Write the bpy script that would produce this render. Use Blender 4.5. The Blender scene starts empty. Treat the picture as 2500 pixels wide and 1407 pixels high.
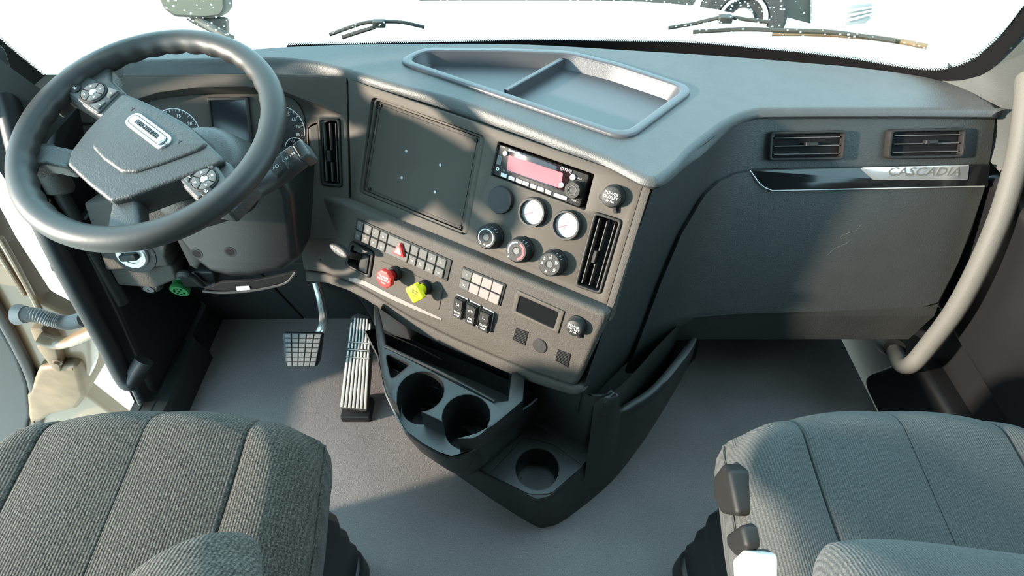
import bpy, math, random
from mathutils import Vector, Matrix
from mathutils.geometry import tessellate_polygon
from mathutils.bvhtree import BVHTree
random.seed(7)
SC = bpy.context.scene
COL = SC.collection
V3 = Vector
# ------------------------------------------------------------------ camera
FPX, PITCH, EYE = 1350.0, math.radians(48.0), 1.35
cam = bpy.data.cameras.new('camera'); cam.sensor_width = 36.0; cam.lens = 36.0*FPX/2500.0
cam.clip_start = 0.02; cam.clip_end = 200
camo = bpy.data.objects.new('camera', cam); COL.objects.link(camo)
camo.location = (0, 0, EYE); camo.rotation_euler = (math.pi/2-PITCH, 0, 0)
SC.camera = camo
# ------------------------------------------------------------------ sky, sun, exposure
SC.view_settings.view_transform = 'Standard'; SC.view_settings.look = 'None'
SC.view_settings.gamma = 1.0; SC.view_settings.use_curve_mapping = False
SC.view_settings.exposure = 0.7
w = bpy.data.worlds.new('sky'); SC.world = w; w.use_nodes = True
bg = w.node_tree.nodes['Background']
bg.inputs[0].default_value = (0.52, 0.86, 1.0, 1); bg.inputs[1].default_value = 3.1
sl = bpy.data.lights.new('sun', 'SUN'); sl.energy = 9.5; sl.angle = math.radians(3.0); sl.color = (1.0, 0.86, 0.70)
so = bpy.data.objects.new('sun', sl); COL.objects.link(so)
SUN_TO = V3((-0.93, -0.30, 0.24)).normalized()
so.rotation_euler = SUN_TO.to_track_quat('Z', 'Y').to_euler()
so.location = (-6, -2, 5)

# ------------------------------------------------------------------ projection helpers
CA, SA = math.cos(PITCH), math.sin(PITCH)
AX, UP, RX = V3((0, CA, -SA)), V3((0, SA, CA)), V3((1, 0, 0))
EYEP = V3((0, 0, EYE))
def ray(px, py): return AX+RX*((px-1250)/FPX)+UP*((703.5-py)/FPX)
def atz(px, py, z):
    r = ray(px, py); return EYEP+r*((z-EYE)/r.z)
def aty(px, py, y):
    r = ray(px, py); return EYEP+r*(y/r.y)
def atx(px, py, x):
    r = ray(px, py); return EYEP+r*(x/r.x)
def att(px, py, t): return EYEP+ray(px, py)*t

class Fr:
    """a plane in the cab: origin, right (h), up (u), normal towards the cab (n)"""
    def __init__(s, o, h, u, n): s.o, s.h, s.u, s.n = V3(o), V3(h), V3(u), V3(n)
    def P(s, a, b, c=0.0): return s.o+s.h*a+s.u*b+s.n*c
    def uv(s, px, py, c=0.0):
        r = ray(px, py); o = s.o+s.n*c
        p = EYEP+r*((o-EYEP).dot(s.n)/r.dot(s.n))-s.o
        return (p.dot(s.h), p.dot(s.u))
    def uvs(s, pts, c=0.0): return [s.uv(x, y, c) for x, y in pts]
def frame(o, psi, rec):
    p, r = math.radians(psi), math.radians(rec)
    nh = V3((-math.sin(p), -math.cos(p), 0)); h = V3((math.cos(p), -math.sin(p), 0)); z = V3((0, 0, 1))
    return Fr(o, h, -nh*math.sin(r)+z*math.cos(r), nh*math.cos(r)+z*math.sin(r))
def flat(z): return Fr((0, 0, z), (1, 0, 0), (0, 1, 0), (0, 0, 1))
def axisframe(o, n, upv=(0, 0, 1)):
    n = V3(n).normalized(); h = V3(upv).cross(n).normalized(); return Fr(o, h, n.cross(h), n)

# ------------------------------------------------------------------ 2D loops
def area(l): return 0.5*sum(l[i-1][0]*l[i][1]-l[i][0]*l[i-1][1] for i in range(len(l)))
def ccw(l): return list(l) if area(l) > 0 else list(reversed(l))
def cw(l): return list(l) if area(l) < 0 else list(reversed(l))
def offs(l, d):
    out = []; n = len(l)
    for i in range(n):
        a, b, c = V3((*l[i-1], 0)), V3((*l[i], 0)), V3((*l[(i+1) % n], 0))
        d1, d2 = (b-a), (c-b)
        if d1.length < 1e-9: d1 = d2
        if d2.length < 1e-9: d2 = d1
        d1.normalize(); d2.normalize()
        n1, n2 = V3((-d1.y, d1.x, 0)), V3((-d2.y, d2.x, 0))
        k = max(0.35, 1+n1.dot(n2)); m = (n1+n2)/k*d
        out.append((b.x+m.x, b.y+m.y))
    return out
def rpoly(pts, r, n=5):
    """fillet every corner of a polygon with radius r (or a list of radii)"""
    out = []; N = len(pts)
    for i in range(N):
        a, b, c = V3((*pts[i-1], 0)), V3((*pts[i], 0)), V3((*pts[(i+1) % N], 0))
        rr = r[i] if isinstance(r, (list, tuple)) else r
        d1, d2 = (a-b), (c-b); L1, L2 = d1.length, d2.length
        d1.normalize(); d2.normalize()
        ang = math.acos(max(-1, min(1, d1.dot(d2))))
        if rr <= 0 or ang > 3.08: out.append((b.x, b.y)); continue
        t = min(rr/math.tan(ang/2), 0.48*L1, 0.48*L2)
        p, q = b+d1*t, b+d2*t
        for k in range(n+1):
            s = k/n; v = p*(1-s)**2+b*2*s*(1-s)+q*s*s; out.append((v.x, v.y))
    return out
def circ(cx, cy, r, n=32, ry=None): return [(cx+r*math.cos(2*math.pi*i/n), cy+(ry or r)*math.sin(2*math.pi*i/n)) for i in range(n)]
def rrect(cx, cy, wd, ht, r, ang=0.0, n=4):
    l = rpoly([(-wd/2, -ht/2), (wd/2, -ht/2), (wd/2, ht/2), (-wd/2, ht/2)], r, n)
    c, s = math.cos(ang), math.sin(ang)
    return [(cx+x*c-y*s, cy+x*s+y*c) for x, y in l]
def smooth(pts, n=6, closed=False):
    """Catmull-Rom through points of any dimension"""
    P = [V3(p) if len(p) == 3 else V3((*p, 0)) for p in pts]; N = len(P); out = []
    rng = range(N) if closed else range(N-1)
    for i in rng:
        p1, p2 = P[i], P[(i+1) % N]
        p0 = P[i-1] if (closed or i > 0) else p1*2-p2
        p3 = P[(i+2) % N] if (closed or i+2 < N) else p2*2-p1
        for k in range(n):
            t = k/n
            out.append(0.5*((2*p1)+(p2-p0)*t+(2*p0-5*p1+4*p2-p3)*t*t+(3*p1-p0-3*p2+p3)*t**3))
    if not closed: out.append(P[-1])
    return out
def smooth2(pts, n=6, closed=True): return [(v.x, v.y) for v in smooth(pts, n, closed)]
def quad(q, s, t):
    """bilinear point in a quad given as tl, tr, br, bl ; s right, t down"""
    a = [(q[0][k]*(1-s)+q[1][k]*s)*(1-t)+(q[3][k]*(1-s)+q[2][k]*s)*t for k in (0, 1)]
    return (a[0], a[1])
def sub(q, s0, t0, s1, t1): return [quad(q, s0, t0), quad(q, s1, t0), quad(q, s1, t1), quad(q, s0, t1)]

# ------------------------------------------------------------------ mesh pieces
class G:
    def __init__(s): s.v, s.f = [], []
    def add(s, vf):
        k = len(s.v); s.v += [V3(x) for x in vf[0]]; s.f += [tuple(i+k for i in f) for f in vf[1]]; return s
def slab(fr, loops, w0, w1, bev=0.0, seg=3, taper=0.0, bottom=True):
    if loops and not isinstance(loops[0][0], (tuple, list, Vector)): loops = [loops]
    loops = [ccw(loops[0])]+[cw(l) for l in loops[1:]]
    rings = [(w0, -taper)]
    if bev > 0:
        for k in range(seg+1):
            a = k/seg*math.pi/2; rings.append((w1-bev+bev*math.sin(a), bev*(1-math.cos(a))))
    else: rings.append((w1, 0.0))
    V, F = [], []; idx = []
    for ri, (wz, ins) in enumerate(rings):
        row = []
        for li, l in enumerate(loops):
            ll = offs(l, ins) if abs(ins) > 1e-9 else l
            row.append(list(range(len(V), len(V)+len(ll)))); V += [fr.P(x, y, wz) for x, y in ll]
        idx.append((row, [offs(l, ins) if abs(ins) > 1e-9 else l for l in loops]))
    for a, b in zip(idx[:-1], idx[1:]):
        for la, lb in zip(a[0], b[0]):
            n = len(la)
            for i in range(n): F.append((la[i], la[(i+1) % n], lb[(i+1) % n], lb[i]))
    def cap(entry, flip):
        row, ls = entry; ids = [i for r in row for i in r]; flatl = [p for l in ls for p in l]
        for t in tessellate_polygon([[V3((*p, 0)) for p in l] for l in ls]):
            a, b, c = (flatl[i] for i in t)
            s = (b[0]-a[0])*(c[1]-a[1])-(c[0]-a[0])*(b[1]-a[1])
            if abs(s) < 1e-14: continue
            t = t if (s > 0) != flip else t[::-1]
            F.append(tuple(ids[i] for i in t))
    cap(idx[-1], False)
    if bottom: cap(idx[0], True)
    return V, F
def grid(rows, cu=False, cv=False, flip=False):
    n, m = len(rows), len(rows[0]); V = [p for r in rows for p in r]; F = []
    for i in range(n if cv else n-1):
        for j in range(m if cu else m-1):
            f = (i*m+j, i*m+(j+1) % m, ((i+1) % n)*m+(j+1) % m, ((i+1) % n)*m+j)
            F.append(f[::-1] if flip else f)
    return V, F
def capped(rows):
    """closed rings lofted, both ends filled"""
    V, F = grid(rows, cu=True); m = len(rows[0]); n = len(rows)
    F.append(tuple(reversed(range(m)))); F.append(tuple(range((n-1)*m, n*m))); return V, F
def tube(path, r, n=12, sq=None):
    P = [V3(p) for p in path]; N = len(P); rows = []
    t0 = (P[1]-P[0]).normalized(); ref = V3((0, 0, 1)) if abs(t0.z) < 0.9 else V3((1, 0, 0))
    a = ref.cross(t0).normalized()
    for i in range(N):
        t = (P[min(i+1, N-1)]-P[max(i-1, 0)]).normalized()
        a = (a-t*a.dot(t)).normalized(); b = t.cross(a)
        rr = r[i] if isinstance(r, (list, tuple)) else r
        rows.append([P[i]+a*(rr*math.cos(2*math.pi*k/n))+b*(rr*(sq or 1)*math.sin(2*math.pi*k/n)) for k in range(n)])
    return capped(rows)
def lathe(fr, cu, cv, prof, n=32, ph=0.0, opened=False):
    rows = []
    for r, wz in prof:
        rr = max(r, 1e-5)
        rows.append([fr.P(cu+rr*math.cos(2*math.pi*k/n+ph), cv+rr*math.sin(2*math.pi*k/n+ph), wz) for k in range(n)])
    return (lambda vf: (vf[0], vf[1][:-2]+vf[1][-1:]) if opened else vf)(capped(rows))
def box(c, sx, sy, sz):
    return slab(flat(0), rrect(c[0], c[1], sx, sy, min(sx, sy)*0.12, n=2), c[2]-sz/2, c[2]+sz/2, min(sx, sy, sz)*0.1, 2)
def bar(p, q, wd, ht, up=(0, 0, 1)):
    """rectangular bar between two points"""
    p, q = V3(p), V3(q); t = (q-p); L = t.length; t.normalize(); s = t.cross(V3(up)).normalized(); u = s.cross(t)
    fr = Fr(p, t, s, u)
    return slab(fr, [(0, -wd/2), (L, -wd/2), (L, wd/2), (0, wd/2)], -ht/2, ht/2, min(wd, ht)*0.15, 1)

# ------------------------------------------------------------------ materials
MAT = {}
def mat(name, col, rough=0.5, spec=0.5, metal=0.0, bump=None, bstr=0.2, var=0.0, vscale=20.0, coat=0.0, emit=None, estr=1.0, detail=2.0, sheen=0.0, trans=0.0):
    m = bpy.data.materials.new(name); m.use_nodes = True; nt = m.node_tree; b = nt.nodes['Principled BSDF']
    b.inputs['Base Color'].default_value = (*col, 1); b.inputs['Roughness'].default_value = rough
    b.inputs['Specular IOR Level'].default_value = spec; b.inputs['Metallic'].default_value = metal
    b.inputs['Coat Weight'].default_value = coat; b.inputs['Coat Roughness'].default_value = 0.08
    if sheen: b.inputs['Sheen Weight'].default_value = sheen
    if trans: b.inputs['Transmission Weight'].default_value = trans
    if emit: b.inputs['Emission Color'].default_value = (*emit, 1); b.inputs['Emission Strength'].default_value = estr
    tc = nt.nodes.new('ShaderNodeTexCoord')
    if bump:
        t = nt.nodes.new('ShaderNodeTexNoise'); t.inputs['Scale'].default_value = bump; t.inputs['Detail'].default_value = detail
        nt.links.new(tc.outputs['Object'], t.inputs['Vector'])
        bn = nt.nodes.new('ShaderNodeBump'); bn.inputs['Strength'].default_value = bstr; bn.inputs['Distance'].default_value = 0.002
        nt.links.new(t.outputs['Fac'], bn.inputs['Height']); nt.links.new(bn.outputs['Normal'], b.inputs['Normal'])
    if var:
        t2 = nt.nodes.new('ShaderNodeTexNoise'); t2.inputs['Scale'].default_value = vscale; t2.inputs['Detail'].default_value = 4
        nt.links.new(tc.outputs['Object'], t2.inputs['Vector'])
        mp = nt.nodes.new('ShaderNodeMapRange'); mp.inputs[1].default_value = 0.3; mp.inputs[2].default_value = 0.7
        mp.inputs[3].default_value = 1-var; mp.inputs[4].default_value = 1+var
        nt.links.new(t2.outputs['Fac'], mp.inputs[0])
        mx = nt.nodes.new('ShaderNodeVectorMath'); mx.operation = 'SCALE'; mx.inputs[0].default_value = col
        nt.links.new(mp.outputs[0], mx.inputs['Scale']); nt.links.new(mx.outputs[0], b.inputs['Base Color'])
    MAT[name] = m; return m
mat('dash_skin', (0.056, 0.060, 0.062), 0.48, 0.55, bump=420, bstr=0.35, var=0.08, vscale=30)
mat('tray_skin', (0.060, 0.064, 0.074), 0.38, 0.6, bump=500, bstr=0.15)
mat('panel', (0.068, 0.060, 0.052), 0.60, 0.22, bump=900, bstr=0.08, var=0.05, vscale=9)
mat('grain', (0.064, 0.058, 0.052), 0.65, 0.25, bump=520, bstr=0.55, var=0.10, vscale=500)
mat('glove', (0.026, 0.029, 0.029), 0.48, 0.5, bump=430, bstr=0.40, var=0.06, vscale=25)
mat('console', (0.010, 0.0105, 0.011), 0.34, 0.6, bump=700, bstr=0.12)
mat('console_skin', (0.020, 0.022, 0.022), 0.45, 0.5, bump=600, bstr=0.2)
mat('black', (0.007, 0.007, 0.008), 0.45, 0.4)
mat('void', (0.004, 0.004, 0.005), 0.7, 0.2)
mat('gloss', (0.008, 0.009, 0.010), 0.10, 0.5)
mat('knob', (0.012, 0.012, 0.012), 0.58, 0.35)
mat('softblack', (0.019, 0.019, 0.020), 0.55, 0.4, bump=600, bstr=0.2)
mat('wheel_rubber', (0.024, 0.023, 0.022), 0.46, 0.5, bump=60, bstr=0.12, var=0.10, vscale=14)
mat('hub_skin', (0.030, 0.031, 0.031), 0.45, 0.6, bump=350, bstr=0.40)
mat('podplate', (0.045, 0.047, 0.047), 0.40, 0.5)
mat('trim_grey', (0.095, 0.096, 0.090), 0.6, 0.3, bump=500, bstr=0.25)
mat('pillar_skin', (0.050, 0.056, 0.056), 0.6, 0.3, bump=600, bstr=0.2)
mat('head', (0.16, 0.15, 0.14), 0.8, 0.2)
mat('silver', (0.52, 0.52, 0.51), 0.35, 0.5, metal=0.6)
mat('alu', (0.62, 0.60, 0.57), 0.38, 0.5, metal=0.75, bump=90, bstr=0.1)
mat('chrome', (0.72, 0.72, 0.72), 0.14, 0.5, metal=1.0)
mat('pedal_rubber', (0.11, 0.115, 0.115), 0.42, 0.5, bump=300, bstr=0.1)
mat('print', (0.75, 0.75, 0.74), 0.5, 0.3)
mat('print_dim', (0.36, 0.36, 0.36), 0.5, 0.3)
mat('button_white', (0.62, 0.61, 0.58), 0.4, 0.4)
mat('dial_face', (0.016, 0.016, 0.017), 0.5, 0.4)
mat('dial_silver', (0.24, 0.232, 0.236), 0.30, 0.5, var=0.12, vscale=50)
mat('screen', (0.012, 0.015, 0.020), 0.16, 0.6)
mat('radio_glass', (0.015, 0.008, 0.010), 0.09, 0.6)
mat('radio_screen', (0.30, 0.075, 0.085), 0.12, 0.6, var=0.18, vscale=12)
mat('red', (0.62, 0.035, 0.030), 0.40, 0.4)
mat('red_dark', (0.30, 0.012, 0.010), 0.35, 0.5)
mat('redline', (0.62, 0.03, 0.05), 0.4, 0.4)
mat('blueline', (0.12, 0.20, 0.60), 0.4, 0.4)
mat('yellow', (0.80, 0.72, 0.015), 0.40, 0.4)
mat('green', (0.045, 0.22, 0.075), 0.45, 0.4)
mat('switch_face', (0.085, 0.083, 0.080), 0.42, 0.4)
mat('switch_blank', (0.21, 0.185, 0.178), 0.45, 0.4)
mat('tan', (0.19, 0.130, 0.080), 0.32, 0.5, coat=0.5, var=0.06, vscale=3)
mat('tan_dirty', (0.155, 0.105, 0.062), 0.5, 0.4, var=0.25, vscale=14)
mat('conduit', (0.20, 0.20, 0.20), 0.5, 0.4)
mat('rubber_seal', (0.030, 0.030, 0.032), 0.45, 0.4)
mat('door_panel', (0.045, 0.047, 0.050), 0.55, 0.35, bump=500, bstr=0.2)
mat('white_paint', (0.80, 0.80, 0.78), 0.25, 0.5, coat=0.6)
mat('concrete', (0.62, 0.57, 0.50), 0.9, 0.2, var=0.10, vscale=1.2)
mat('tyre', (0.03, 0.03, 0.03), 0.8, 0.2)
mat('dark_metal', (0.05, 0.05, 0.045), 0.6, 0.3)
mat('mirror_glass', (0.75, 0.78, 0.75), 0.05, 0.5, metal=1.0)
mat('badge', (0.62, 0.64, 0.65), 0.22, 0.5, metal=0.8)
mat('white_plastic', (0.42, 0.42, 0.42), 0.35, 0.4)
mat('carpet', (0.10, 0.10, 0.10), 0.9, 0.1, bump=900, bstr=0.5)

def fabric(key, lo, hi, scale, nsc):
    m = bpy.data.materials.new(key); m.use_nodes = True; nt = m.node_tree; b = nt.nodes['Principled BSDF']
    b.inputs['Roughness'].default_value = 0.9; b.inputs['Specular IOR Level'].default_value = 0.15
    b.inputs['Sheen Weight'].default_value = 0.08; b.inputs['Sheen Roughness'].default_value = 0.6
    tc = nt.nodes.new('ShaderNodeTexCoord')
    wv = nt.nodes.new('ShaderNodeTexWave'); wv.wave_type = 'BANDS'; wv.bands_direction = 'X'
    wv.inputs['Scale'].default_value = scale; wv.inputs['Distortion'].default_value = 0.6; wv.inputs['Detail Scale'].default_value = 3
    nz = nt.nodes.new('ShaderNodeTexNoise'); nz.inputs['Scale'].default_value = nsc; nz.inputs['Detail'].default_value = 3
    nb = nt.nodes.new('ShaderNodeTexNoise'); nb.inputs['Scale'].default_value = 5; nb.inputs['Detail'].default_value = 3
    for t in (wv, nz, nb): nt.links.new(tc.outputs['Object'], t.inputs['Vector'])
    mp = nt.nodes.new('ShaderNodeMapRange'); mp.inputs[1].default_value = 0.36; mp.inputs[2].default_value = 0.68
    nt.links.new(nz.outputs['Fac'], mp.inputs[0])
    rp = nt.nodes.new('ShaderNodeMix'); rp.data_type = 'RGBA'
    rp.inputs[6].default_value = (*lo, 1); rp.inputs[7].default_value = (*hi, 1)
    nt.links.new(mp.outputs[0], rp.inputs[0])
    m2 = nt.nodes.new('ShaderNodeMix'); m2.data_type = 'RGBA'; m2.blend_type = 'MULTIPLY'; m2.inputs[0].default_value = 0.35
    nt.links.new(rp.outputs[2], m2.inputs[6]); nt.links.new(wv.outputs['Color'], m2.inputs[7])
    m3 = nt.nodes.new('ShaderNodeMix'); m3.data_type = 'RGBA'; m3.blend_type = 'OVERLAY'; m3.inputs[0].default_value = 0.25
    nt.links.new(m2.outputs[2], m3.inputs[6]); nt.links.new(nb.outputs['Fac'], m3.inputs[7])
    nt.links.new(m3.outputs[2], b.inputs['Base Color'])
    ad = nt.nodes.new('ShaderNodeMath'); ad.operation = 'ADD'
    nt.links.new(wv.outputs['Fac'], ad.inputs[0]); nt.links.new(nz.outputs['Fac'], ad.inputs[1])
    bn = nt.nodes.new('ShaderNodeBump'); bn.inputs['Strength'].default_value = 0.45; bn.inputs['Distance'].default_value = 0.002
    nt.links.new(ad.outputs[0], bn.inputs['Height']); nt.links.new(bn.outputs['Normal'], b.inputs['Normal'])
    MAT[key] = m
fabric('driver_fabric', (0.018, 0.0155, 0.0135), (0.120, 0.101, 0.085), 75, 430)
fabric('passenger_fabric', (0.046, 0.048, 0.048), (0.100, 0.103, 0.102), 95, 600)
def vinyl():
    m = bpy.data.materials.new('floor_vinyl'); m.use_nodes = True; nt = m.node_tree; b = nt.nodes['Principled BSDF']
    b.inputs['Roughness'].default_value = 0.55; b.inputs['Specular IOR Level'].default_value = 0.4
    tc = nt.nodes.new('ShaderNodeTexCoord')
    nz = nt.nodes.new('ShaderNodeTexNoise'); nz.inputs['Scale'].default_value = 520; nz.inputs['Detail'].default_value = 2
    nb = nt.nodes.new('ShaderNodeTexNoise'); nb.inputs['Scale'].default_value = 4.5; nb.inputs['Detail'].default_value = 5
    for t in (nz, nb): nt.links.new(tc.outputs['Object'], t.inputs['Vector'])
    rp = nt.nodes.new('ShaderNodeMix'); rp.data_type = 'RGBA'
    rp.inputs[6].default_value = (0.100, 0.088, 0.087, 1); rp.inputs[7].default_value = (0.225, 0.200, 0.195, 1)
    mp = nt.nodes.new('ShaderNodeMapRange'); mp.inputs[1].default_value = 0.3; mp.inputs[2].default_value = 0.7
    nt.links.new(nz.outputs['Fac'], mp.inputs[0]); nt.links.new(mp.outputs[0], rp.inputs[0])
    m3 = nt.nodes.new('ShaderNodeMix'); m3.data_type = 'RGBA'; m3.blend_type = 'OVERLAY'; m3.inputs[0].default_value = 0.35
    nt.links.new(rp.outputs[2], m3.inputs[6]); nt.links.new(nb.outputs['Fac'], m3.inputs[7])
    nt.links.new(m3.outputs[2], b.inputs['Base Color'])
    bn = nt.nodes.new('ShaderNodeBump'); bn.inputs['Strength'].default_value = 0.5; bn.inputs['Distance'].default_value = 0.002
    nt.links.new(nz.outputs['Fac'], bn.inputs['Height']); nt.links.new(bn.outputs['Normal'], b.inputs['Normal'])
    MAT['vinyl'] = m
vinyl()
def glass():
    m = bpy.data.materials.new('windshield_glass'); m.use_nodes = True; nt = m.node_tree; nt.nodes.clear()
    o = nt.nodes.new('ShaderNodeOutputMaterial'); tr = nt.nodes.new('ShaderNodeBsdfTransparent'); gl = nt.nodes.new('ShaderNodeBsdfGlossy')
    df = nt.nodes.new('ShaderNodeBsdfTranslucent'); df.inputs[0].default_value = (0.85, 0.85, 0.78, 1)
    tr.inputs[0].default_value = (0.93, 0.96, 0.94, 1); gl.inputs['Roughness'].default_value = 0.02
    fz = nt.nodes.new('ShaderNodeFresnel'); fz.inputs[0].default_value = 1.35
    mx = nt.nodes.new('ShaderNodeMixShader'); nt.links.new(fz.outputs[0], mx.inputs[0]); nt.links.new(tr.outputs[0], mx.inputs[1]); nt.links.new(gl.outputs[0], mx.inputs[2])
    tc = nt.nodes.new('ShaderNodeTexCoord'); vo = nt.nodes.new('ShaderNodeTexVoronoi'); vo.inputs['Scale'].default_value = 95
    nt.links.new(tc.outputs['Object'], vo.inputs['Vector'])
    nz = nt.nodes.new('ShaderNodeTexNoise'); nz.inputs['Scale'].default_value = 30; nt.links.new(tc.outputs['Object'], nz.inputs['Vector'])
    mu = nt.nodes.new('ShaderNodeMath'); mu.operation = 'MULTIPLY'; mu.inputs[1].default_value = 0.42; nt.links.new(nz.outputs['Fac'], mu.inputs[0])
    lt = nt.nodes.new('ShaderNodeMath'); lt.operation = 'LESS_THAN'; nt.links.new(vo.outputs['Distance'], lt.inputs[0]); nt.links.new(mu.outputs[0], lt.inputs[1])
    m5 = nt.nodes.new('ShaderNodeMath'); m5.operation = 'MULTIPLY'; m5.inputs[1].default_value = 0.5; nt.links.new(lt.outputs[0], m5.inputs[0])
    m2 = nt.nodes.new('ShaderNodeMixShader'); nt.links.new(m5.outputs[0], m2.inputs[0]); nt.links.new(mx.outputs[0], m2.inputs[1]); nt.links.new(df.outputs[0], m2.inputs[2])
    nt.links.new(m2.outputs[0], o.inputs[0]); MAT['glass'] = m
glass()

# ------------------------------------------------------------------ object makers
def wloc(o):
    l = V3(o.location)
    while o.parent: o = o.parent; l = l+o.location
    return l
def mk(name, vf, m, parent=None, ang=35, label=None):
    if isinstance(vf, list):
        g = G(); [g.add(x) for x in vf]; vf = (g.v, g.f)
    elif isinstance(vf, G): vf = (vf.v, vf.f)
    V = [V3(v) for v in vf[0]]
    if parent: off = wloc(parent)
    else:
        lo = [min(v[k] for v in V) for k in range(3)]; hi = [max(v[k] for v in V) for k in range(3)]
        off = V3(((lo[0]+hi[0])/2, (lo[1]+hi[1])/2, lo[2]))
    me = bpy.data.meshes.new(name); me.from_pydata([v-off for v in V], [], vf[1]); me.update()
    me.polygons.foreach_set('use_smooth', [len(p.vertices) == 4 for p in me.polygons])
    me.set_sharp_from_angle(angle=math.radians(ang))
    me.materials.append(MAT[m]); me.validate()
    o = bpy.data.objects.new(name, me); COL.objects.link(o)
    if parent: o.parent = parent
    else: o.location = off
    if label: o['label'] = label
    return o
def tag(o, label, cat, group=None):
    o['label'] = label; o['category'] = cat
    if group: o['group'] = group
    return o
def struct(o, label=None, cat=None):
    o['kind'] = 'structure'
    if label: o['label'] = label
    if cat: o['category'] = cat
    return o
def thing(name, label, cat, loc=(0, 0, 0), group=None):
    o = bpy.data.objects.new(name, None); COL.objects.link(o); o.location = loc; o.empty_display_size = 0.02
    return tag(o, label, cat, group)
def text(fr, u, v, wz, s, size, m, parent, ang=0.0, ext=0.0003, name='lettering', sx=1.0, shear=0.0):
    cu = bpy.data.curves.new('t', 'FONT'); cu.body = s; cu.size = size; cu.align_x = 'CENTER'; cu.align_y = 'CENTER'; cu.extrude = ext; cu.resolution_u = 2; cu.shear = shear
    ob = bpy.data.objects.new('t', cu); COL.objects.link(ob)
    me = bpy.data.meshes.new_from_object(ob)
    bpy.data.objects.remove(ob); bpy.data.curves.remove(cu)
    c, sn = math.cos(ang), math.sin(ang)
    V = []
    for q in me.vertices:
        x, y = q.co.x*sx, q.co.y
        V.append(fr.P(u+x*c-y*sn, v+x*sn+y*c, wz+q.co.z))
    F = [tuple(p.vertices) for p in me.polygons]; bpy.data.meshes.remove(me)
    return mk(name, (V, F), m, parent)
def mirror_root(fr, px, py, c=0.0):
    return fr.P(*fr.uv(px, py, c), c)

# ------------------------------------------------------------------ main planes of the dash
FB = frame(att(1215, 345, 1.07), 31.5, 31)          # centre stack, turned to the driver
FA = frame((-0.36, 1.135, 0.753), 0, 33)            # cluster side
FP = frame((0.6, 1.0, 0.75), 0, 31)                 # passenger side
_h = math.radians(31.5); MH = V3((math.cos(_h), -math.sin(_h), 0)); MM = V3((math.sin(_h), math.cos(_h), 0))
FC = frame(MM*0.63+V3((0, 0, 0.555)), 31.5, 20)     # switch panel below the centre stack

# ================================================================== SETTING
# ground outside
gq = [(-40, -30), (40, -30), (40, 60), (-40, 60)]
struct(mk('ground', slab(flat(-1.2), gq, -0.2, 0.0), 'concrete'), 'sun-bleached concrete ground outside the cab', 'ground')
# floor with a raised tunnel-free vinyl sheet
fl = [(-0.96, -0.9), (1.0, -0.9), (1.0, 1.30), (-0.96, 1.30)]
struct(mk('floor', slab(flat(0), fl, -0.05, 0.0, 0.002, 1), 'vinyl'), 'grey grained vinyl cab floor', 'floor')
# firewall / toe board, with its two covering panels
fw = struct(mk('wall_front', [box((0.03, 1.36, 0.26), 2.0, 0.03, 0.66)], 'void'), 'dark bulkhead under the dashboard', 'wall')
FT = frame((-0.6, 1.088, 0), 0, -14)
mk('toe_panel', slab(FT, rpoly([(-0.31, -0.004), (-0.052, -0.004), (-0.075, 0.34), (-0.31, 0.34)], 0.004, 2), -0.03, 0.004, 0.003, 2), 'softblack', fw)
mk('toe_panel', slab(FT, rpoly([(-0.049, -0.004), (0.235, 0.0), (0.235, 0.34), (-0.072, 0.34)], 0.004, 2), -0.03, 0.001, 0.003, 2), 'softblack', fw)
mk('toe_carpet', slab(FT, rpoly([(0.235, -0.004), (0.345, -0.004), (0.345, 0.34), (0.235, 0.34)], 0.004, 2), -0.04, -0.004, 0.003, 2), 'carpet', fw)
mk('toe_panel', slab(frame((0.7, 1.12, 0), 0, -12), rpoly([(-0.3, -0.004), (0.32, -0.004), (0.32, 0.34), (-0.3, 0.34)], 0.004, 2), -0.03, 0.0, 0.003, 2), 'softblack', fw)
# roof and rear of the cab (behind and above the camera, they shade the inside)
struct(mk('ceiling', slab(flat(1.95), [(-1.06, -1.5), (1.06, -1.5), (1.06, 0.62), (-1.06, 0.62)], 0, 0.05), 'head'), 'cab headliner', 'ceiling')
struct(mk('wall_back', box((0, -1.52, 0.95), 2.12, 0.04, 2.1), 'head'), 'rear wall of the sleeper', 'wall')
# left side: pillar behind the open door, header above it
wl = G()
wl.add(box((-1.0, 1.15, 0.18), 0.04, 0.45, 0.66))
wl.add(box((-1.04, -1.01, 0.95), 0.05, 1.00, 2.1)); wl.add(box((-1.04, 0.10, 1.92), 0.05, 1.30, 0.10))
struct(mk('wall_left', wl, 'door_panel'), 'cab side behind the open driver door', 'wall')
wr = G()
wr.add(box((1.05, -0.78, 0.95), 0.05, 1.46, 2.1)); wr.add(box((1.05, 0.30, 1.86), 0.05, 1.20, 0.20))
struct(mk('wall_right', wr, 'door_panel'), 'cab side behind the passenger door', 'wall')

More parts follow.
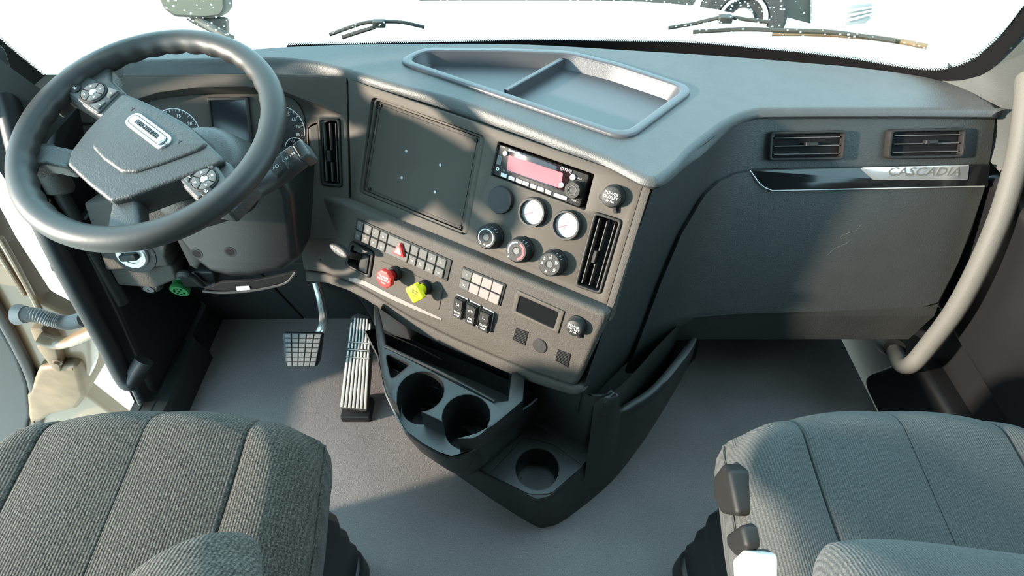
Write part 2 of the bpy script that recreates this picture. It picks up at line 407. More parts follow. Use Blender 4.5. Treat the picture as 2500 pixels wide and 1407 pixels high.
# ---- passenger door (closed): panel, armrest, window sill
dr = struct(mk('door_2', [slab(Fr((1.03, 0, 0), (0, -1, 0), (0, 0, 1), (-1, 0, 0)), rpoly([(-1.12, -0.1), (0.28, -0.1), (0.28, 0.86), (-1.12, 0.80)], 0.05), -0.05, 0.0, 0.01, 2)], 'black'), 'dark passenger door panel with a step in its trim', 'door')
FD = Fr((1.03, 0, 0), (0, -1, 0), (0, 0, 1), (-1, 0, 0))
mk('door_trim', slab(FD, rpoly([(-0.98, 0.36), (0.2, 0.30), (0.2, 0.58), (-0.96, 0.66)], 0.04), 0.0, 0.035, 0.015, 3), 'black', dr)
mk('door_pocket', slab(FD, rpoly([(-0.86, 0.02), (0.2, 0.02), (0.2, 0.24), (-0.78, 0.24)], 0.04), 0.0, 0.05, 0.015, 3), 'black', dr)
mk('window_sill', slab(FD, rpoly([(-1.05, 0.74), (0.24, 0.80), (0.24, 0.87), (-1.05, 0.81)], 0.02), 0.0, 0.03, 0.012, 3), 'softblack', dr)

# ---- windshield
def ws(x, z): return V3((x, 1.36-(0.27 if x > 0 else 0.17)*(abs(x)/0.93)**2.8-0.42*(z-0.78), z))
ws_rows = [[ws(-1.18+2.20*i/44, 0.58+1.12*j/14) for i in range(45)] for j in range(15)]
wv, wf = grid(ws_rows, flip=True)
WSB = BVHTree.FromPolygons(wv, wf)
win = struct(mk('window_1', (wv, wf), 'glass'), 'dusty windshield over the dashboard', 'windshield')
def on(bvh, px, py, c=0.0):
    r = ray(px, py).normalized(); p, n, i, d = bvh.ray_cast(EYEP, r)
    if p is None: return None
    if n.dot(r) > 0: n = -n
    return p+n*c
fu = [(700, 107), (900, 103), (1060, 100), (1300, 95), (1500, 97), (1700, 102), (1860, 116), (1980, 128), (2100, 144), (2180, 158), (2260, 168), (2320, 164), (2380, 140), (2440, 88), (2500, 12), (2560, -60), (2640, -150)]
fd = [(700, 160), (900, 150), (1060, 140), (1300, 140), (1500, 150), (1700, 165), (1860, 180), (1980, 200), (2100, 215), (2180, 225), (2285, 225), (2345, 205), (2420, 165), (2480, 100), (2545, 25), (2605, -45), (2690, -140)]
up = [p for p in smooth([(a, b, 0) for a, b in fu], 6)]; dn = [p for p in smooth([(a, b, 0) for a, b in fd], 6)]
A_ = [on(WSB, p.x, p.y, 0.004) for p in up]; B_ = [on(WSB, p.x, p.y, 0.004) for p in dn]
ok = [i for i in range(len(A_)) if A_[i] is not None and B_[i] is not None]
mk('frit_band', grid([[A_[i] for i in ok], [B_[i] for i in ok]]), 'void', win)
lft = [(-150, -60), (-60, 30), (0, 92), (60, 143), (120, 192), (170, 235)]
lfd = [(-190, -20), (-95, 65), (-30, 122), (30, 172), (95, 225), (140, 265)]
A2 = [on(WSB, p.x, p.y, 0.004) for p in smooth([(a, b, 0) for a, b in lft], 5)]; B2 = [on(WSB, p.x, p.y, 0.004) for p in smooth([(a, b, 0) for a, b in lfd], 5)]
k2 = [i for i in range(len(A2)) if A2[i] is not None and B2[i] is not None]
mk('frit_band', grid([[A2[i] for i in k2], [B2[i] for i in k2]]), 'void', win)
# the dotted edge of the ceramic print
dg = G()
def dots(line, inward, step):
    """rows of shrinking dots above a printed edge; line: points on the glass, inward: direction away from the print"""
    acc = 0.0; k = 0
    for a, b in zip(line[:-1], line[1:]):
        L = (b-a).length; t = (b-a).normalized(); s = step-acc
        while s < L:
            p = a+t*s; iw = (inward-t*inward.dot(t)).normalized()
            for row, rr in ((0.0012, 0.0022), (0.0047, 0.0017), (0.0082, 0.0011)):
                c = p+iw*row+t*(step*0.5 if (row == 0.0047) else 0)
                dg.add(([c-t*rr, c-iw*rr, c+t*rr, c+iw*rr], [(0, 1, 2, 3)]))
            s += step
        acc = L-(s-step)
dots([A_[i] for i in ok], V3((-0.25, -0.35, 0.9)), 0.0046)
dots([A2[i] for i in k2], V3((0.6, -0.3, 0.7)), 0.0046)
dt = mk('frit_dots', dg, 'void', win); dt['kind'] = 'stuff'

# ---- pillar trims beside the windshield
def ribbon(name, lines, m, n=6):
    rows = [smooth(l, n) for l in lines]; return mk(name, grid(rows), m)
# right pillar: inner edge beside the glass, mid, door side
rp = ribbon('trim_2', [[atx(2690, -160, 0.93), atx(2500, 34, 0.935), atx(2400, 140, 0.935), atx(2362, 176, 0.93), atx(2320, 190, 0.915), atx(2250, 192, 0.88)],
                       [atx(2760, -120, 0.97), atx(2560, 90, 0.97), atx(2450, 200, 0.965), atx(2420, 245, 0.96), atx(2380, 262, 0.95), atx(2300, 262, 0.92)],
                       [atx(2860, -60, 1.02), atx(2640, 150, 1.02), atx(2530, 260, 1.02), atx(2500, 320, 1.02), atx(2480, 370, 1.02), atx(2440, 420, 1.0)]], 'pillar_skin')
struct(rp, 'grey plastic trim of the right windshield pillar', 'trim')
fpl = axisframe(atx(2490, 165, 0.985), (-0.75, -0.55, 0.1))
pl = mk('cover_plate', slab(fpl, rrect(0.02, 0.01, 0.075, 0.10, 0.018, 0.25), -0.01, 0.006, 0.004, 2), 'pillar_skin', rp)
lp = ribbon('trim_1', [[atx(-190, -40, -0.93), atx(-30, 118, -0.935), atx(60, 190, -0.93), atx(125, 232, -0.925), atx(190, 262, -0.92)],
                       [atx(-260, 0, -0.98), atx(-60, 190, -0.98), atx(10, 255, -0.975), atx(70, 310, -0.965), atx(120, 340, -0.955)],
                       [atx(-330, 60, -1.03), atx(-120, 260, -1.03), atx(-60, 330, -1.03), atx(0, 420, -1.02), atx(40, 480, -1.01)]], 'pillar_skin')
struct(lp, 'grey plastic trim of the left windshield pillar', 'trim')
mk('cover_plate', slab(axisframe(atx(12, 205, -0.965), (0.75, -0.55, 0.1)), rrect(-0.02, 0.02, 0.08, 0.12, 0.018, -0.35), -0.012, 0.006, 0.004, 2), 'pillar_skin', lp)

# ================================================================== DASHBOARD
dash = thing('dashboard', 'dark grey moulded dashboard spanning the cab under the windshield', 'dashboard', (0, 1.1, 0.3))
ZT, ZL = 0.777, 0.748
LIP = [((200, 160), (190, 205)), ((325, 152), (310, 196)), ((480, 148), (480, 185)), ((640, 145), (640, 183)), ((700, 147), (692, 184)), ((760, 154), (752, 188)),
       ((800, 162), (798, 194)), ((880, 184), (872, 209)), ((980, 214), (968, 236)), ((1112, 248), (1098, 277)), ((1264, 303), (1252, 332)), ((1386, 352), (1374, 377)),
       ((1477, 388), (1467, 408)), ((1538, 419), (1530, 438)), ((1568, 434), (1572, 458)), ((1592, 440), (1594, 464)), ((1614, 437), (1620, 454)), ((1659, 400), (1662, 420)),
       ((1699, 358), (1705, 388)), ((1779, 298), (1786, 319)), ((1838, 274), (1832, 300)), ((1898, 270), (1892, 291)), ((2150, 269), (2150, 290)), ((2400, 270), (2395, 291)), ((2432, 271), (2428, 291)), ((2441, 266), (2442, 280)), ((2428, 252), (2436, 262)), ((2405, 238), (2416, 246))]
U_ = smooth([atz(*a, ZT) for a, b in LIP], 4); L_ = smooth([atz(*b, ZL) for a, b in LIP], 4)
far_px = [(2360, 218), (2262, 189), (2100, 166), (1980, 155), (1860, 145), (1700, 133), (1500, 121), (1370, 113), (1240, 108), (1050, 107), (860, 109), (700, 115), (610, 121)]
far = [atz(x, y, ZT) for x, y in far_px]+[V3((-0.75, 1.230, ZT)), V3((-0.87, 1.213, ZT)), V3((-0.945, 1.195, ZT))]
far = smooth(far, 3)
# tray outline on the pad
tray_px = [(966, 154), (1036, 122), (1234, 124), (1392, 130), (1510, 159), (1700, 221), (1532, 347)]
FTp = flat(ZT)
trp = ccw([FTp.uv(*p) for p in tray_px])
def tray_loop(d):
    l = offs(trp, d); rr = {(-1): 0}
    rad_ = [max(0.012, q-d*0.6) for q in TR]
    return rpoly(l, rad_, 6)
TR = [0.035, 0.06, 0.3, 0.12, 0.3, 0.04, 0.045]
if ccw([FTp.uv(*p) for p in tray_px])[0] != FTp.uv(*tray_px[0]): TR = list(reversed(TR))
trh = tray_loop(0.0)
outer = [(p.x, p.y) for p in U_]+[(p.x, p.y) for p in far]
N_ = len(U_)
# inset ring of the rounded nose: use the loop normal
outl = ccw(outer)
rev = outl[0] != outer[0]
ins = offs(outl, 0.012)
if rev: ins = list(reversed(ins))
g = G()
nose = []
prof = 6
for i in range(N_):
    u, l, t = U_[i], L_[i], V3((*ins[i], ZT))
    d = V3((u.x-t.x, u.y-t.y, 0));  d = d.normalized() if d.length > 1e-6 else V3((0, -1, 0))
    row = [l-d*0.070+V3((0, 0, -0.004)), l-d*0.003+V3((0, 0, -0.002)), l+d*0.001+V3((0, 0, 0.004))]
    a = V3((u.x, u.y, ZT-0.013))
    row += [l.lerp(a, 0.6)+d*0.003, a+d*0.001]
    for k in range(1, 5):
        th = k/4*math.pi/2
        row.append(V3((t.x, t.y, ZT-0.013))+(V3((u.x-t.x, u.y-t.y, 0)))*math.cos(th)+V3((0, 0, 0.013*math.sin(th))))
    nose.append(row)
g.add(grid(nose, flip=True))
# flat top with the tray cut out
topl = [ins[i] for i in range(N_)]+[(p.x, p.y) for p in far]
lp_ = ccw(topl); holes = cw(trh)
al = lp_+holes
tris = tessellate_polygon([[V3((*p, 0)) for p in lp_], [V3((*p, 0)) for p in holes]])
tf = []
for t in tris:
    a, b, c = (al[i] for i in t); s = (b[0]-a[0])*(c[1]-a[1])-(c[0]-a[0])*(b[1]-a[1])
    tf.append(t if s > 0 else t[::-1])
g.add(([V3((*p, ZT)) for p in al], tf))
# far skirt down behind the pad and end skirts
g.add(grid([[p for p in far], [V3((p.x, p.y+0.004, ZT-0.06)) for p in far]]))
pad = mk('top_pad', g, 'dash_skin', dash, 40)
# tray: raised rim, walls, floor, divider
rim_in = tray_loop(0.018)
tro = mk('storage_tray', slab(FTp, [tray_loop(-0.001), rim_in], -0.006, 0.007, 0.005, 3), 'tray_skin', dash)
fl_in = tray_loop(0.030)
mk('tray_floor', [grid([[V3((*p, ZT+0.002)) for p in rim_in], [V3((*p, ZT-0.024)) for p in fl_in]], cu=True, flip=True), slab(flat(ZT-0.030), fl_in, 0, 0.007)], 'tray_skin', tro)
da, db = atz(1372, 146, ZT-0.004), atz(1236, 222, ZT-0.004)
mk('tray_divider', bar(V3((da.x, da.y, ZT-0.012)), V3((db.x, db.y, ZT-0.012)), 0.011, 0.024), 'tray_skin', tro)

# ---- cluster side panel with the eyebrow opening
hole_px = [(205, 420), (212, 330), (250, 285), (310, 250), (385, 227), (480, 214), (600, 212), (690, 224), (760, 251), (838, 282), (790, 296), (752, 312), (756, 380), (760, 448), (600, 466), (400, 466)]
hole = smooth2(FA.uvs(hole_px), 1)
seam = [FA.uv(846, 190), FA.uv(853, 500)]
outA = [FA.uv(60, 182), (FA.uv(600, 180)), (seam[0][0]-0.06, FA.uv(600, 182)[1]), (seam[0][0], seam[0][1]), seam[1], (seam[1][0], -0.34), (-0.57, -0.34)]
ventA = FA.uvs([(777, 287), (830, 290), (836, 458), (786, 452)])
ventL = FA.uvs([(197, 297), (262, 297), (272, 452), (212, 452)])
ventL = [FA.uv(195, 298), FA.uv(250, 298), FA.uv(262, 460), FA.uv(205, 460)]
rad = [0.02, 0.02, 0.02, 0, 0, 0, 0, 0, 0, 0.004, 0.01, 0.01, 0, 0.01, 0.01, 0.01]
holeA = rpoly(hole, rad, 4)
pa = mk('cluster_panel', slab(FA, [outA, holeA, rpoly(ventA, 0.006, 3)], -0.05, 0.0, 0.003, 2), 'panel', dash)
face_px = [(200, 440), (215, 350), (255, 303), (315, 266), (388, 243), (480, 232), (600, 230), (685, 233), (722, 248), (740, 280), (744, 300), (746, 330), (750, 390), (754, 455), (600, 475), (400, 475)]
DC = -0.034
faceA = FA.uvs(face_px, DC)
ho = ccw(hole); fo = ccw(faceA)
if (ho[0] == hole[0]) != (fo[0] == faceA[0]): fo = list(reversed(fo))
hs, fs = smooth2(hole, 3), smooth2(faceA, 3)
mk('cluster_bezel', grid([[FA.P(*p, -0.001) for p in hs], [FA.P(*p, DC-0.004) for p in fs]], cu=True, flip=area(hole) < 0), 'panel', dash, 50)
# ---- centre stack panel
seamB = [FB.uv(849, 185), FB.uv(856, 500)]
rb = [FB.uv(1575, 452), FB.uv(1478, 758)]
outB = [seamB[0], (rb[0][0], seamB[0][1]+0.012), rb[0], rb[1], (seamB[1][0]+0.002, -0.24)]
outB = [(seamB[0][0]+0.0015, 0.02), (rb[0][0]-0.004, 0.02), (rb[1][0], -0.245), (seamB[1][0]+0.0015, -0.245)]
scr_o = FB.uvs([(907, 236), (1184, 333), (1140, 577), (876, 471)])
c1 = lambda x, y: (1150+x/3.5175, 320+y/3.5175)
rad_o = FB.uvs([c1(232, 88), c1(1055, 372), c1(978, 680), c1(168, 382)])
ventB = FB.uvs([c1(1062, 690), c1(1303, 765), c1(1115, 1407), c1(890, 1330)])
mk('centre_panel', slab(FB, [outB, rpoly(scr_o, 0.012, 4), rpoly(rad_o, 0.002, 2), rpoly(ventB, 0.010, 3)], -0.05, 0.0, 0.002, 2), 'panel', dash)
mk('panel_edge', slab(FB, [(rb[0][0]-0.0035, 0.02), (rb[0][0]+0.012, 0.02), (rb[1][0]+0.014, -0.245), (rb[1][0]+0.0008, -0.245)], -0.05, 0.003, 0.003, 2), 'grain', dash)
# ---- switch panel
c2 = lambda x, y: (780+x/5.026, 500+y/5.026)
c3 = lambda x, y: (1060+x/4.69, 620+y/4.69)
outC = FC.uvs([(600, 430), (700, 447), (760, 470), (850, 499), (950, 543), (1100, 605), (1300, 690), (1484, 768), (1404, 948), (1300, 912), (1100, 826), (1000, 776), (900, 716), (850, 690), (790, 668), (738, 661), (724, 560), (712, 490), (690, 462), (600, 450)])
rC = [0.01]*20; rC[7] = 0.012; rC[8] = 0.02
sockC = FC.uvs([c2(400, 465), c2(655, 590), c2(612, 880), c2(335, 735)])
mk('switch_panel', slab(FC, [rpoly(outC, rC, 3), rpoly(sockC, 0.008, 3)], -0.062, 0.0, 0.010, 4), 'grain', dash)
# lip that runs round below the switch panel
lipC = FC.uvs([(738, 664), (790, 671), (850, 693), (900, 719), (1000, 779), (1100, 829), (1300, 915), (1390, 947), (1408, 944), (1420, 950), (1422, 962), (1408, 972), (1388, 971), (1290, 940), (1090, 856), (985, 804), (890, 738), (840, 712), (790, 695), (740, 690)])
mk('panel_lip', slab(FC, lipC, -0.085, -0.006, 0.008, 3), 'grain', dash)
strip = FC.uvs([c2(360, 905), c2(420, 890), c2(560, 935), c2(900, 1110), c2(1200, 1250), c2(1500, 1395), c2(1500, 1420), c2(1180, 1290), c2(860, 1150), c2(540, 985), c2(370, 935)])
mk('accent_strip', slab(FC, strip, -0.002, 0.0012, 0.0005, 1), 'switch_blank', dash)

# ---- passenger side: wing of the console running into the passenger face
def lerp_tab(tab, z):
    for (z0, a), (z1, b) in zip(tab[:-1], tab[1:]):
        if z <= z0 and z >= z1:
            k = (z0-z)/(z0-z1); return tuple(a[i]*(1-k)+b[i]*k for i in range(len(a)))
    return tab[0][1] if z > tab[0][0] else tab[-1][1]
STAB = [(0.765, (0.246, 0.770)), (0.60, (0.200, 0.690)), (0.39, (0.142, 0.592)), (0.25, (0.135, 0.585))]
XRT = [(0.766, (0.972,)), (0.70, (0.982,)), (0.63, (0.988,)), (0.55, (0.982,)), (0.47, (0.966,)), (0.41, (0.949,)), (0.30, (0.935,))]
def yp(z): return 1.0-(0.75-max(z, 0.388))*0.6
def wing_row(z):
    S = V3((*lerp_tab(STAB, z), z)); y = yp(z); Q = V3((S.x+(y-S.y)*0.96, y, z)); d1 = (S-Q).normalized(); t = min(0.11, (S-Q).length*0.8)
    row = [S.lerp(Q+d1*t, k/8) for k in range(8)]
    a, b = Q+d1*t, Q+V3((1, 0, 0))*t
    row += [a*(1-s)**2+Q*2*s*(1-s)+b*s*s for s in [k/10 for k in range(10)]]
    xr = lerp_tab(XRT, z)[0]
    row += [b.lerp(V3((xr, y, z)), k/14) for k in range(15)]
    row.append(V3((xr+0.008, y+0.015, z))); row.append(V3((xr+0.008, y+0.2, z)))
    return row
zs = [0.766-0.378*i/24 for i in range(25)]+[0.385, 0.37, 0.34, 0.305, 0.30]
wrows = [wing_row(z) for z in zs]
last = wing_row(0.30); wrows.append([V3((p.x+0.02, p.y+0.12, 0.30)) for p in last])
wvf = grid(wrows, flip=True)
mk('passenger_panel', wvf, 'glove', dash, 50)
wbv = grid([wing_row(z) for z in zs]+[wing_row(0.28), wing_row(0.22), wing_row(0.12)], flip=True)
PB = BVHTree.FromPolygons(wbv[0], wbv[1])
# glove compartment lid, laid over that surface
def interp(tab, y):
    for (y0, a), (y1, b) in zip(tab[:-1], tab[1:]):
        if y0 <= y <= y1: return a+(b-a)*(y-y0)/(y1-y0)
    return tab[0][1] if y < tab[0][0] else tab[-1][1]
GL = [(414, 1835), (424, 1785), (440, 1748), (470, 1714), (500, 1694), (570, 1652), (690, 1602), (830, 1551), (905, 1520)]
GR = [(414, 2398), (460, 2394), (560, 2360), (640, 2330), (735, 2282), (747, 2240), (756, 2020), (764, 1780), (772, 1690), (800, 1640), (840, 1600), (880, 1562), (905, 1540)]
ys = [414, 417, 420, 424, 430, 436, 440]+[440+10*i for i in range(1, 30)]+[735, 741, 747, 752, 756, 760, 764, 768, 772, 780, 790, 800, 820, 840, 860, 880, 895, 905]
def lid_pt(px, py, c):
    p = on(PB, px, py, c); return p
rows_t, rows_b = [], []
M_ = 34
for y in ys:
    a, b = interp(GL, y), interp(GR, y)
    rt = [on(PB, a+(b-a)*j/M_, y, 0.010) for j in range(M_+1)]
    rows_t.append(rt)
if all(p is not None for r in rows_t for p in r):
    g = G(); g.add(grid(rows_t, flip=True))
    edge = [r[0] for r in rows_t]+rows_t[-1][1:]+[r[-1] for r in reversed(rows_t[:-1])]+list(reversed(rows_t[0][1:-1]))
    c_ = V3((0, 0.013, -0.004))
    g.add(grid([edge, [p+c_ for p in edge]], cu=True))
    lid = mk('glove_compartment_lid', g, 'glove', dash, 50)
else:
    print('LID MISS', [(ys[i], j) for i, r in enumerate(rows_t) for j, p in enumerate(r) if p is None][:20])
    lid = dash
scr = [on(PB, x, y, 0.0105) for x, y in [(2096, 546), (2085, 560), (2050, 572), (2045, 578), (2068, 584), (2060, 592), (2030, 605), (2012, 622)]]
if all(scr): mk('scratch', tube(scr, 0.0003, 5), 'trim_grey', lid)
# ---- lower left dash panel with a sloping underside
FL = frame((-0.85, 0.90, 0.6), 0, 14)
lo = FL.uvs([(203, 497), (420, 470), (402, 628), (413, 652), (258, 662)])
mk('lower_panel', slab(FL, rpoly(lo, 0.006, 3), -0.10, 0.0, 0.006, 3), 'grain', dash)
lb = FL.uvs([(258, 664), (412, 654), (425, 690), (372, 712), (280, 705)])
mk('lower_valance', slab(FL, rpoly(lb, 0.008, 3), -0.08, -0.012, 0.006, 3), 'grain', dash)
mk('end_panel', slab(Fr((-0.952, 0, 0), (0, 1, 0), (0, 0, 1), (1, 0, 0)), rpoly([(0.80, 0.50), (1.20, 0.50), (1.18, 0.74), (1.08, 0.75), (0.93, 0.66)], 0.01, 3), -0.02, 0.0, 0.004, 2), 'black', dash)
mk('side_edge', slab(FA, FA.uvs([(158, 258), (178, 255), (215, 470), (203, 480)]), -0.06, 0.004, 0.003, 2), 'grain', dash)

# ================================================================== DEVICES ON THE DASH
def root(name, label, cat, fr, px, py, group=None):
    return thing(name, label, cat, fr.P(*fr.uv(px, py)), group)
def vent(name, label, fr, q, vertical, group, gap=None, tabpos=0.55, n=3, frame_m='knob', depth=0.03):
    """air vent in the quad q (tl, tr, br, bl in plane coordinates)"""
    cx = sum(p[0] for p in q)/4; cy = sum(p[1] for p in q)/4
    t = thing(name, label, 'air vent', fr.P(cx, cy, 0), group)
    o = rpoly(q, 0.008, 4)
    iq = ccw(q); i_ = offs(iq, 0.0055); inn = rpoly(i_, 0.005, 4)
    mk('vent_frame', slab(fr, [o, inn], -depth, 0.004, 0.0025, 2), frame_m, t)
    mk('vent_box', slab(fr, offs(ccw(o), 0.004), -depth-0.002, -depth+0.002), 'void', t)
    Q = q
    for k in range(n):
        s = 0.5+(k-(n-1)/2)*(0.56/(n-1) if n > 1 else 0)
        spans = [(0.07, 0.93)]
        if k == 1: spans = [(0.07, tabpos-0.09), (tabpos+0.09, 0.93)]
        for a, b in spans:
            if vertical: p0, p1 = quad(Q, s, a), quad(Q, s, b)
            else: p0, p1 = quad(Q, a, s), quad(Q, b, s)
            nn = fr.n
            mk('slat', bar(fr.P(*p0, -0.008), fr.P(*p1, -0.008), 0.0016, 0.016, up=nn), 'switch_face', t)
    a = tabpos
    if vertical: p0, p1 = quad(Q, 0.5, a-0.08), quad(Q, 0.5, a+0.08)
    else: p0, p1 = quad(Q, a-0.08, 0.5), quad(Q, a+0.08, 0.5)
    dx = (fr.h if vertical else fr.u)*(-0.004 if vertical else 0.003)
    mk('direction_tab', bar(fr.P(*p0, 0.0)+dx, fr.P(*p1, 0.0)+dx, 0.007, 0.010, up=fr.n), 'knob', t)
    return t
vent('air_vent', 'tall vertical air vent between the instrument cluster and the blank plate', FA, ventA, True, 'dash air vents')
vent('air_vent', 'air vent half hidden behind the left side of the steering wheel', FA, ventL, True, 'dash air vents')
vent('air_vent', 'tall vertical air vent below the upper power outlet, right of the climate knobs', FB, ventB, True, 'dash air vents')
FPV = Fr(FP.o+FP.n*0.012, FP.h, FP.u, FP.n)
vent('air_vent', 'wide shadowed air vent on the passenger side, nearer the centre', FPV, FPV.uvs([(1880, 322), (2066, 318), (2059, 390), (1876, 393)], 0.0), False, 'dash air vents', depth=0.012)
vent('air_vent', 'wide air vent at the far passenger end with a sunlit bronze frame', FPV, FPV.uvs([(2173, 316), (2359, 312), (2351, 385), (2165, 388)], 0.0), False, 'dash air vents', depth=0.012)

# ---- blank plate where a screen would sit
t = root('blanking_plate', 'flat grey blanking plate with corner screws in the centre stack', 'cover plate', FB, 1030, 405)
pl = FB.uvs([(925, 247), (1173, 337), (1130, 564), (889, 464)], -0.012)
mk('recess_frame', slab(FB, [offs(ccw(rpoly(scr_o, 0.012, 4)), 0.0005), rpoly(offs(ccw(pl), -0.0012), 0.006, 4)], -0.040, -0.006, 0.004, 2), 'panel', t)
mk('plate', slab(FB, rpoly(pl, 0.006, 4), -0.040, -0.012, 0.0015, 2), 'panel', t)
il = ccw(offs(ccw(pl), 0.006)); mk('pressed_line', slab(FB, [rpoly(il, 0.004, 3), rpoly(offs(il, 0.0012), 0.003, 3)], -0.0125, -0.0110, 0.0004, 1), 'softblack', t)
for x, y in ((929, 258), (1162, 343), (1124, 555), (902, 461)):
    u, v = FB.uv(x, y, -0.011)
    sc = mk('corner_screw', lathe(FB, u, v, [(0.0042, -0.013), (0.0042, -0.0095), (0.0034, -0.0085), (0.0018, -0.0085), (0.0017, -0.0105), (0, -0.0105)], 16), 'knob', t)
for x, y in ((992, 369), (1075, 403), (981, 434), (1062, 469)):
    u, v = FB.uv(x, y, -0.012)
    mk('drilled_hole', [lathe(FB, u, v, [(0.0019, -0.0125), (0.0030, -0.0117), (0.0030, -0.0114), (0.0014, -0.0114)], 14)], 'silver', t)

# ---- radio
t = root('radio', 'black truck radio with a reddish display and a row of white buttons', 'radio', FB, 1320, 425)
ro = [FB.uv(*c1(x, y), -0.008) for x, y in ((240, 110), (1018, 380), (935, 655), (180, 368))]
body = mk('radio_body', slab(FB, rpoly(ro, 0.003, 3), -0.045, -0.006, 0.002, 2), 'knob', t)
mk('slot_back', slab(FB, rpoly(rad_o, 0.002, 2), -0.05, -0.044), 'void', t)
def rq(pts, w): return [FB.uv(*c1(x, y), w) for x, y in pts]
dsp = mk('display_window', slab(FB, rpoly(rq([(333, 148), (868, 338), (800, 525), (300, 345)], -0.0045), 0.004, 3), -0.007, -0.0045, 0.001, 2), 'radio_glass', t)
mk('lit_area', slab(FB, rpoly(rq([(322, 205), (790, 362), (770, 495), (305, 335)], -0.0042), 0.003, 3), -0.0047, -0.0041, 0.0002, 1), 'radio_screen', dsp)
for i, (x, y) in enumerate(((282, 381), (348, 407), (411, 430), (470, 452), (535, 476), (600, 500), (664, 525))):
    q = rq([(x-26, y-25), (x+26, y-6), (x+20, y+25), (x-30, y+8)], -0.003)
    mk('preset_button', slab(FB, rpoly(q, 0.001, 2), -0.007, -0.003, 0.0006, 1), 'button_white', t)
mk('wide_button', slab(FB, rpoly(rq([(712, 530), (826, 568), (818, 600), (708, 560)], -0.003), 0.001, 2), -0.007, -0.003, 0.0006, 1), 'button_white', t)
for x, y, r in ((290, 192, 21), (871, 398, 24), (774, 465, 21)):
    u, v = FB.uv(*c1(x, y), -0.002); mk('round_button', lathe(FB, u, v, [(r*0.00023, -0.007), (r*0.00023, -0.0025), (r*0.0002, -0.0018), (0, -0.0018)], 20), 'button_white', t)
u, v = FB.uv(*c1(868, 510), 0.012)
kn = mk('volume_knob', lathe(FB, u, v, [(0.016, -0.006), (0.0158, 0.010), (0.0145, 0.0125), (0.0095, 0.0125), (0.0085, 0.0115), (0, 0.0105)], 32), 'knob', t)
mk('knob_ring', lathe(FB, u, v, [(0.0088, 0.011), (0.0086, 0.0125), (0.0075, 0.0125), (0.0072, 0.011)], 28), 'podplate', kn)
mk('usb_socket', slab(FB, rpoly(rq([(232, 205), (268, 218), (252, 295), (215, 282)], -0.005), 0.001, 2), -0.007, -0.0052), 'gloss', t)
u, v = FB.uv(*c1(228, 326), -0.005); mk('audio_jack', lathe(FB, u, v, [(0.0035, -0.006), (0.0035, -0.0048), (0.0018, -0.0048), (0.0017, -0.006)], 16), 'silver', t)
for x, y in ((230, 158), (190, 322), (981, 425), (927, 598)):
    u, v = FB.uv(*c1(x, y), -0.0055); mk('release_hole', lathe(FB, u, v, [(0.0022, -0.0065), (0.0022, -0.0055)], 12), 'void', t)
text(FB, *FB.uv(*c1(370, 178), -0.004), -0.0044, 'Bluetooth', 0.0062, 'print', t, 0.02)
text(FB, *FB.uv(*c1(815, 335), -0.004), -0.0044, '((SXM))', 0.0075, 'print', t, 0.02)
for x, y, s in ((275, 138, 'MEDIA'), (918, 405, 'SOURCE'), (887, 600, 'MENU'), (283, 340, 'SEL')):
    text(FB, *FB.uv(*c1(x, y), -0.0055), -0.0059, s, 0.0040, 'print_dim', t, 0.02)

# ---- blank cap and two round gauges
u, v = FB.uv(1219.5, 489, 0.008); r = 0.0275
o = mk('blank_gauge_cap', lathe(FB, u, v, [(r, -0.002), (r, 0.005), (r*0.93, 0.0085), (r*0.5, 0.0095), (0, 0.0098)], 40), 'softblack')
tag(o, 'plain black round cap left of the two silver gauges', 'gauge cap')
def gauge(px, py, label, s1, s2):
    u, v = FB.uv(px, py, 0.012); r = 0.0288
    t = thing('round_gauge', label, 'gauge', FB.P(u, v, 0), 'silver gauges of the centre stack')
    mk('gauge_ring', lathe(FB, u, v, [(r, -0.002), (r, 0.009), (r*0.95, 0.0135), (r*0.84, 0.0135), (r*0.80, 0.007), (r*0.80, 0.003)], 40), 'softblack', t)
    f = mk('gauge_face', lathe(FB, u, v, [(r*0.82, 0.002), (r*0.82, 0.0055), (0, 0.0055)], 40), 'dial_silver', t)
    for k in range(9):
        a = math.radians(225-k*33.75); c, s = math.cos(a), math.sin(a)
        mk('tick_mark', bar(FB.P(u+c*r*0.62, v+s*r*0.62, 0.0058), FB.P(u+c*r*0.74, v+s*r*0.74, 0.0058), 0.0008, 0.0004, up=FB.n), 'print_dim', t)
    a = math.radians(215); mk('needle', bar(FB.P(u, v, 0.0062), FB.P(u+math.cos(a)*r*0.6, v+math.sin(a)*r*0.6, 0.0062), 0.0012, 0.0006, up=FB.n), 'redline', t)
    text(FB, u, v+0.006, 0.0057, s1, 0.0055, 'print_dim', t); text(FB, u, v-0.007, 0.0057, s2, 0.0055, 'print_dim', t)
gauge(1297, 519, 'round silver-faced gauge in the middle of the row under the radio', 'AIR', 'PSI')
gauge(1380, 551, 'round silver-faced gauge at the right end of the row under the radio', 'PSI', 'APP')

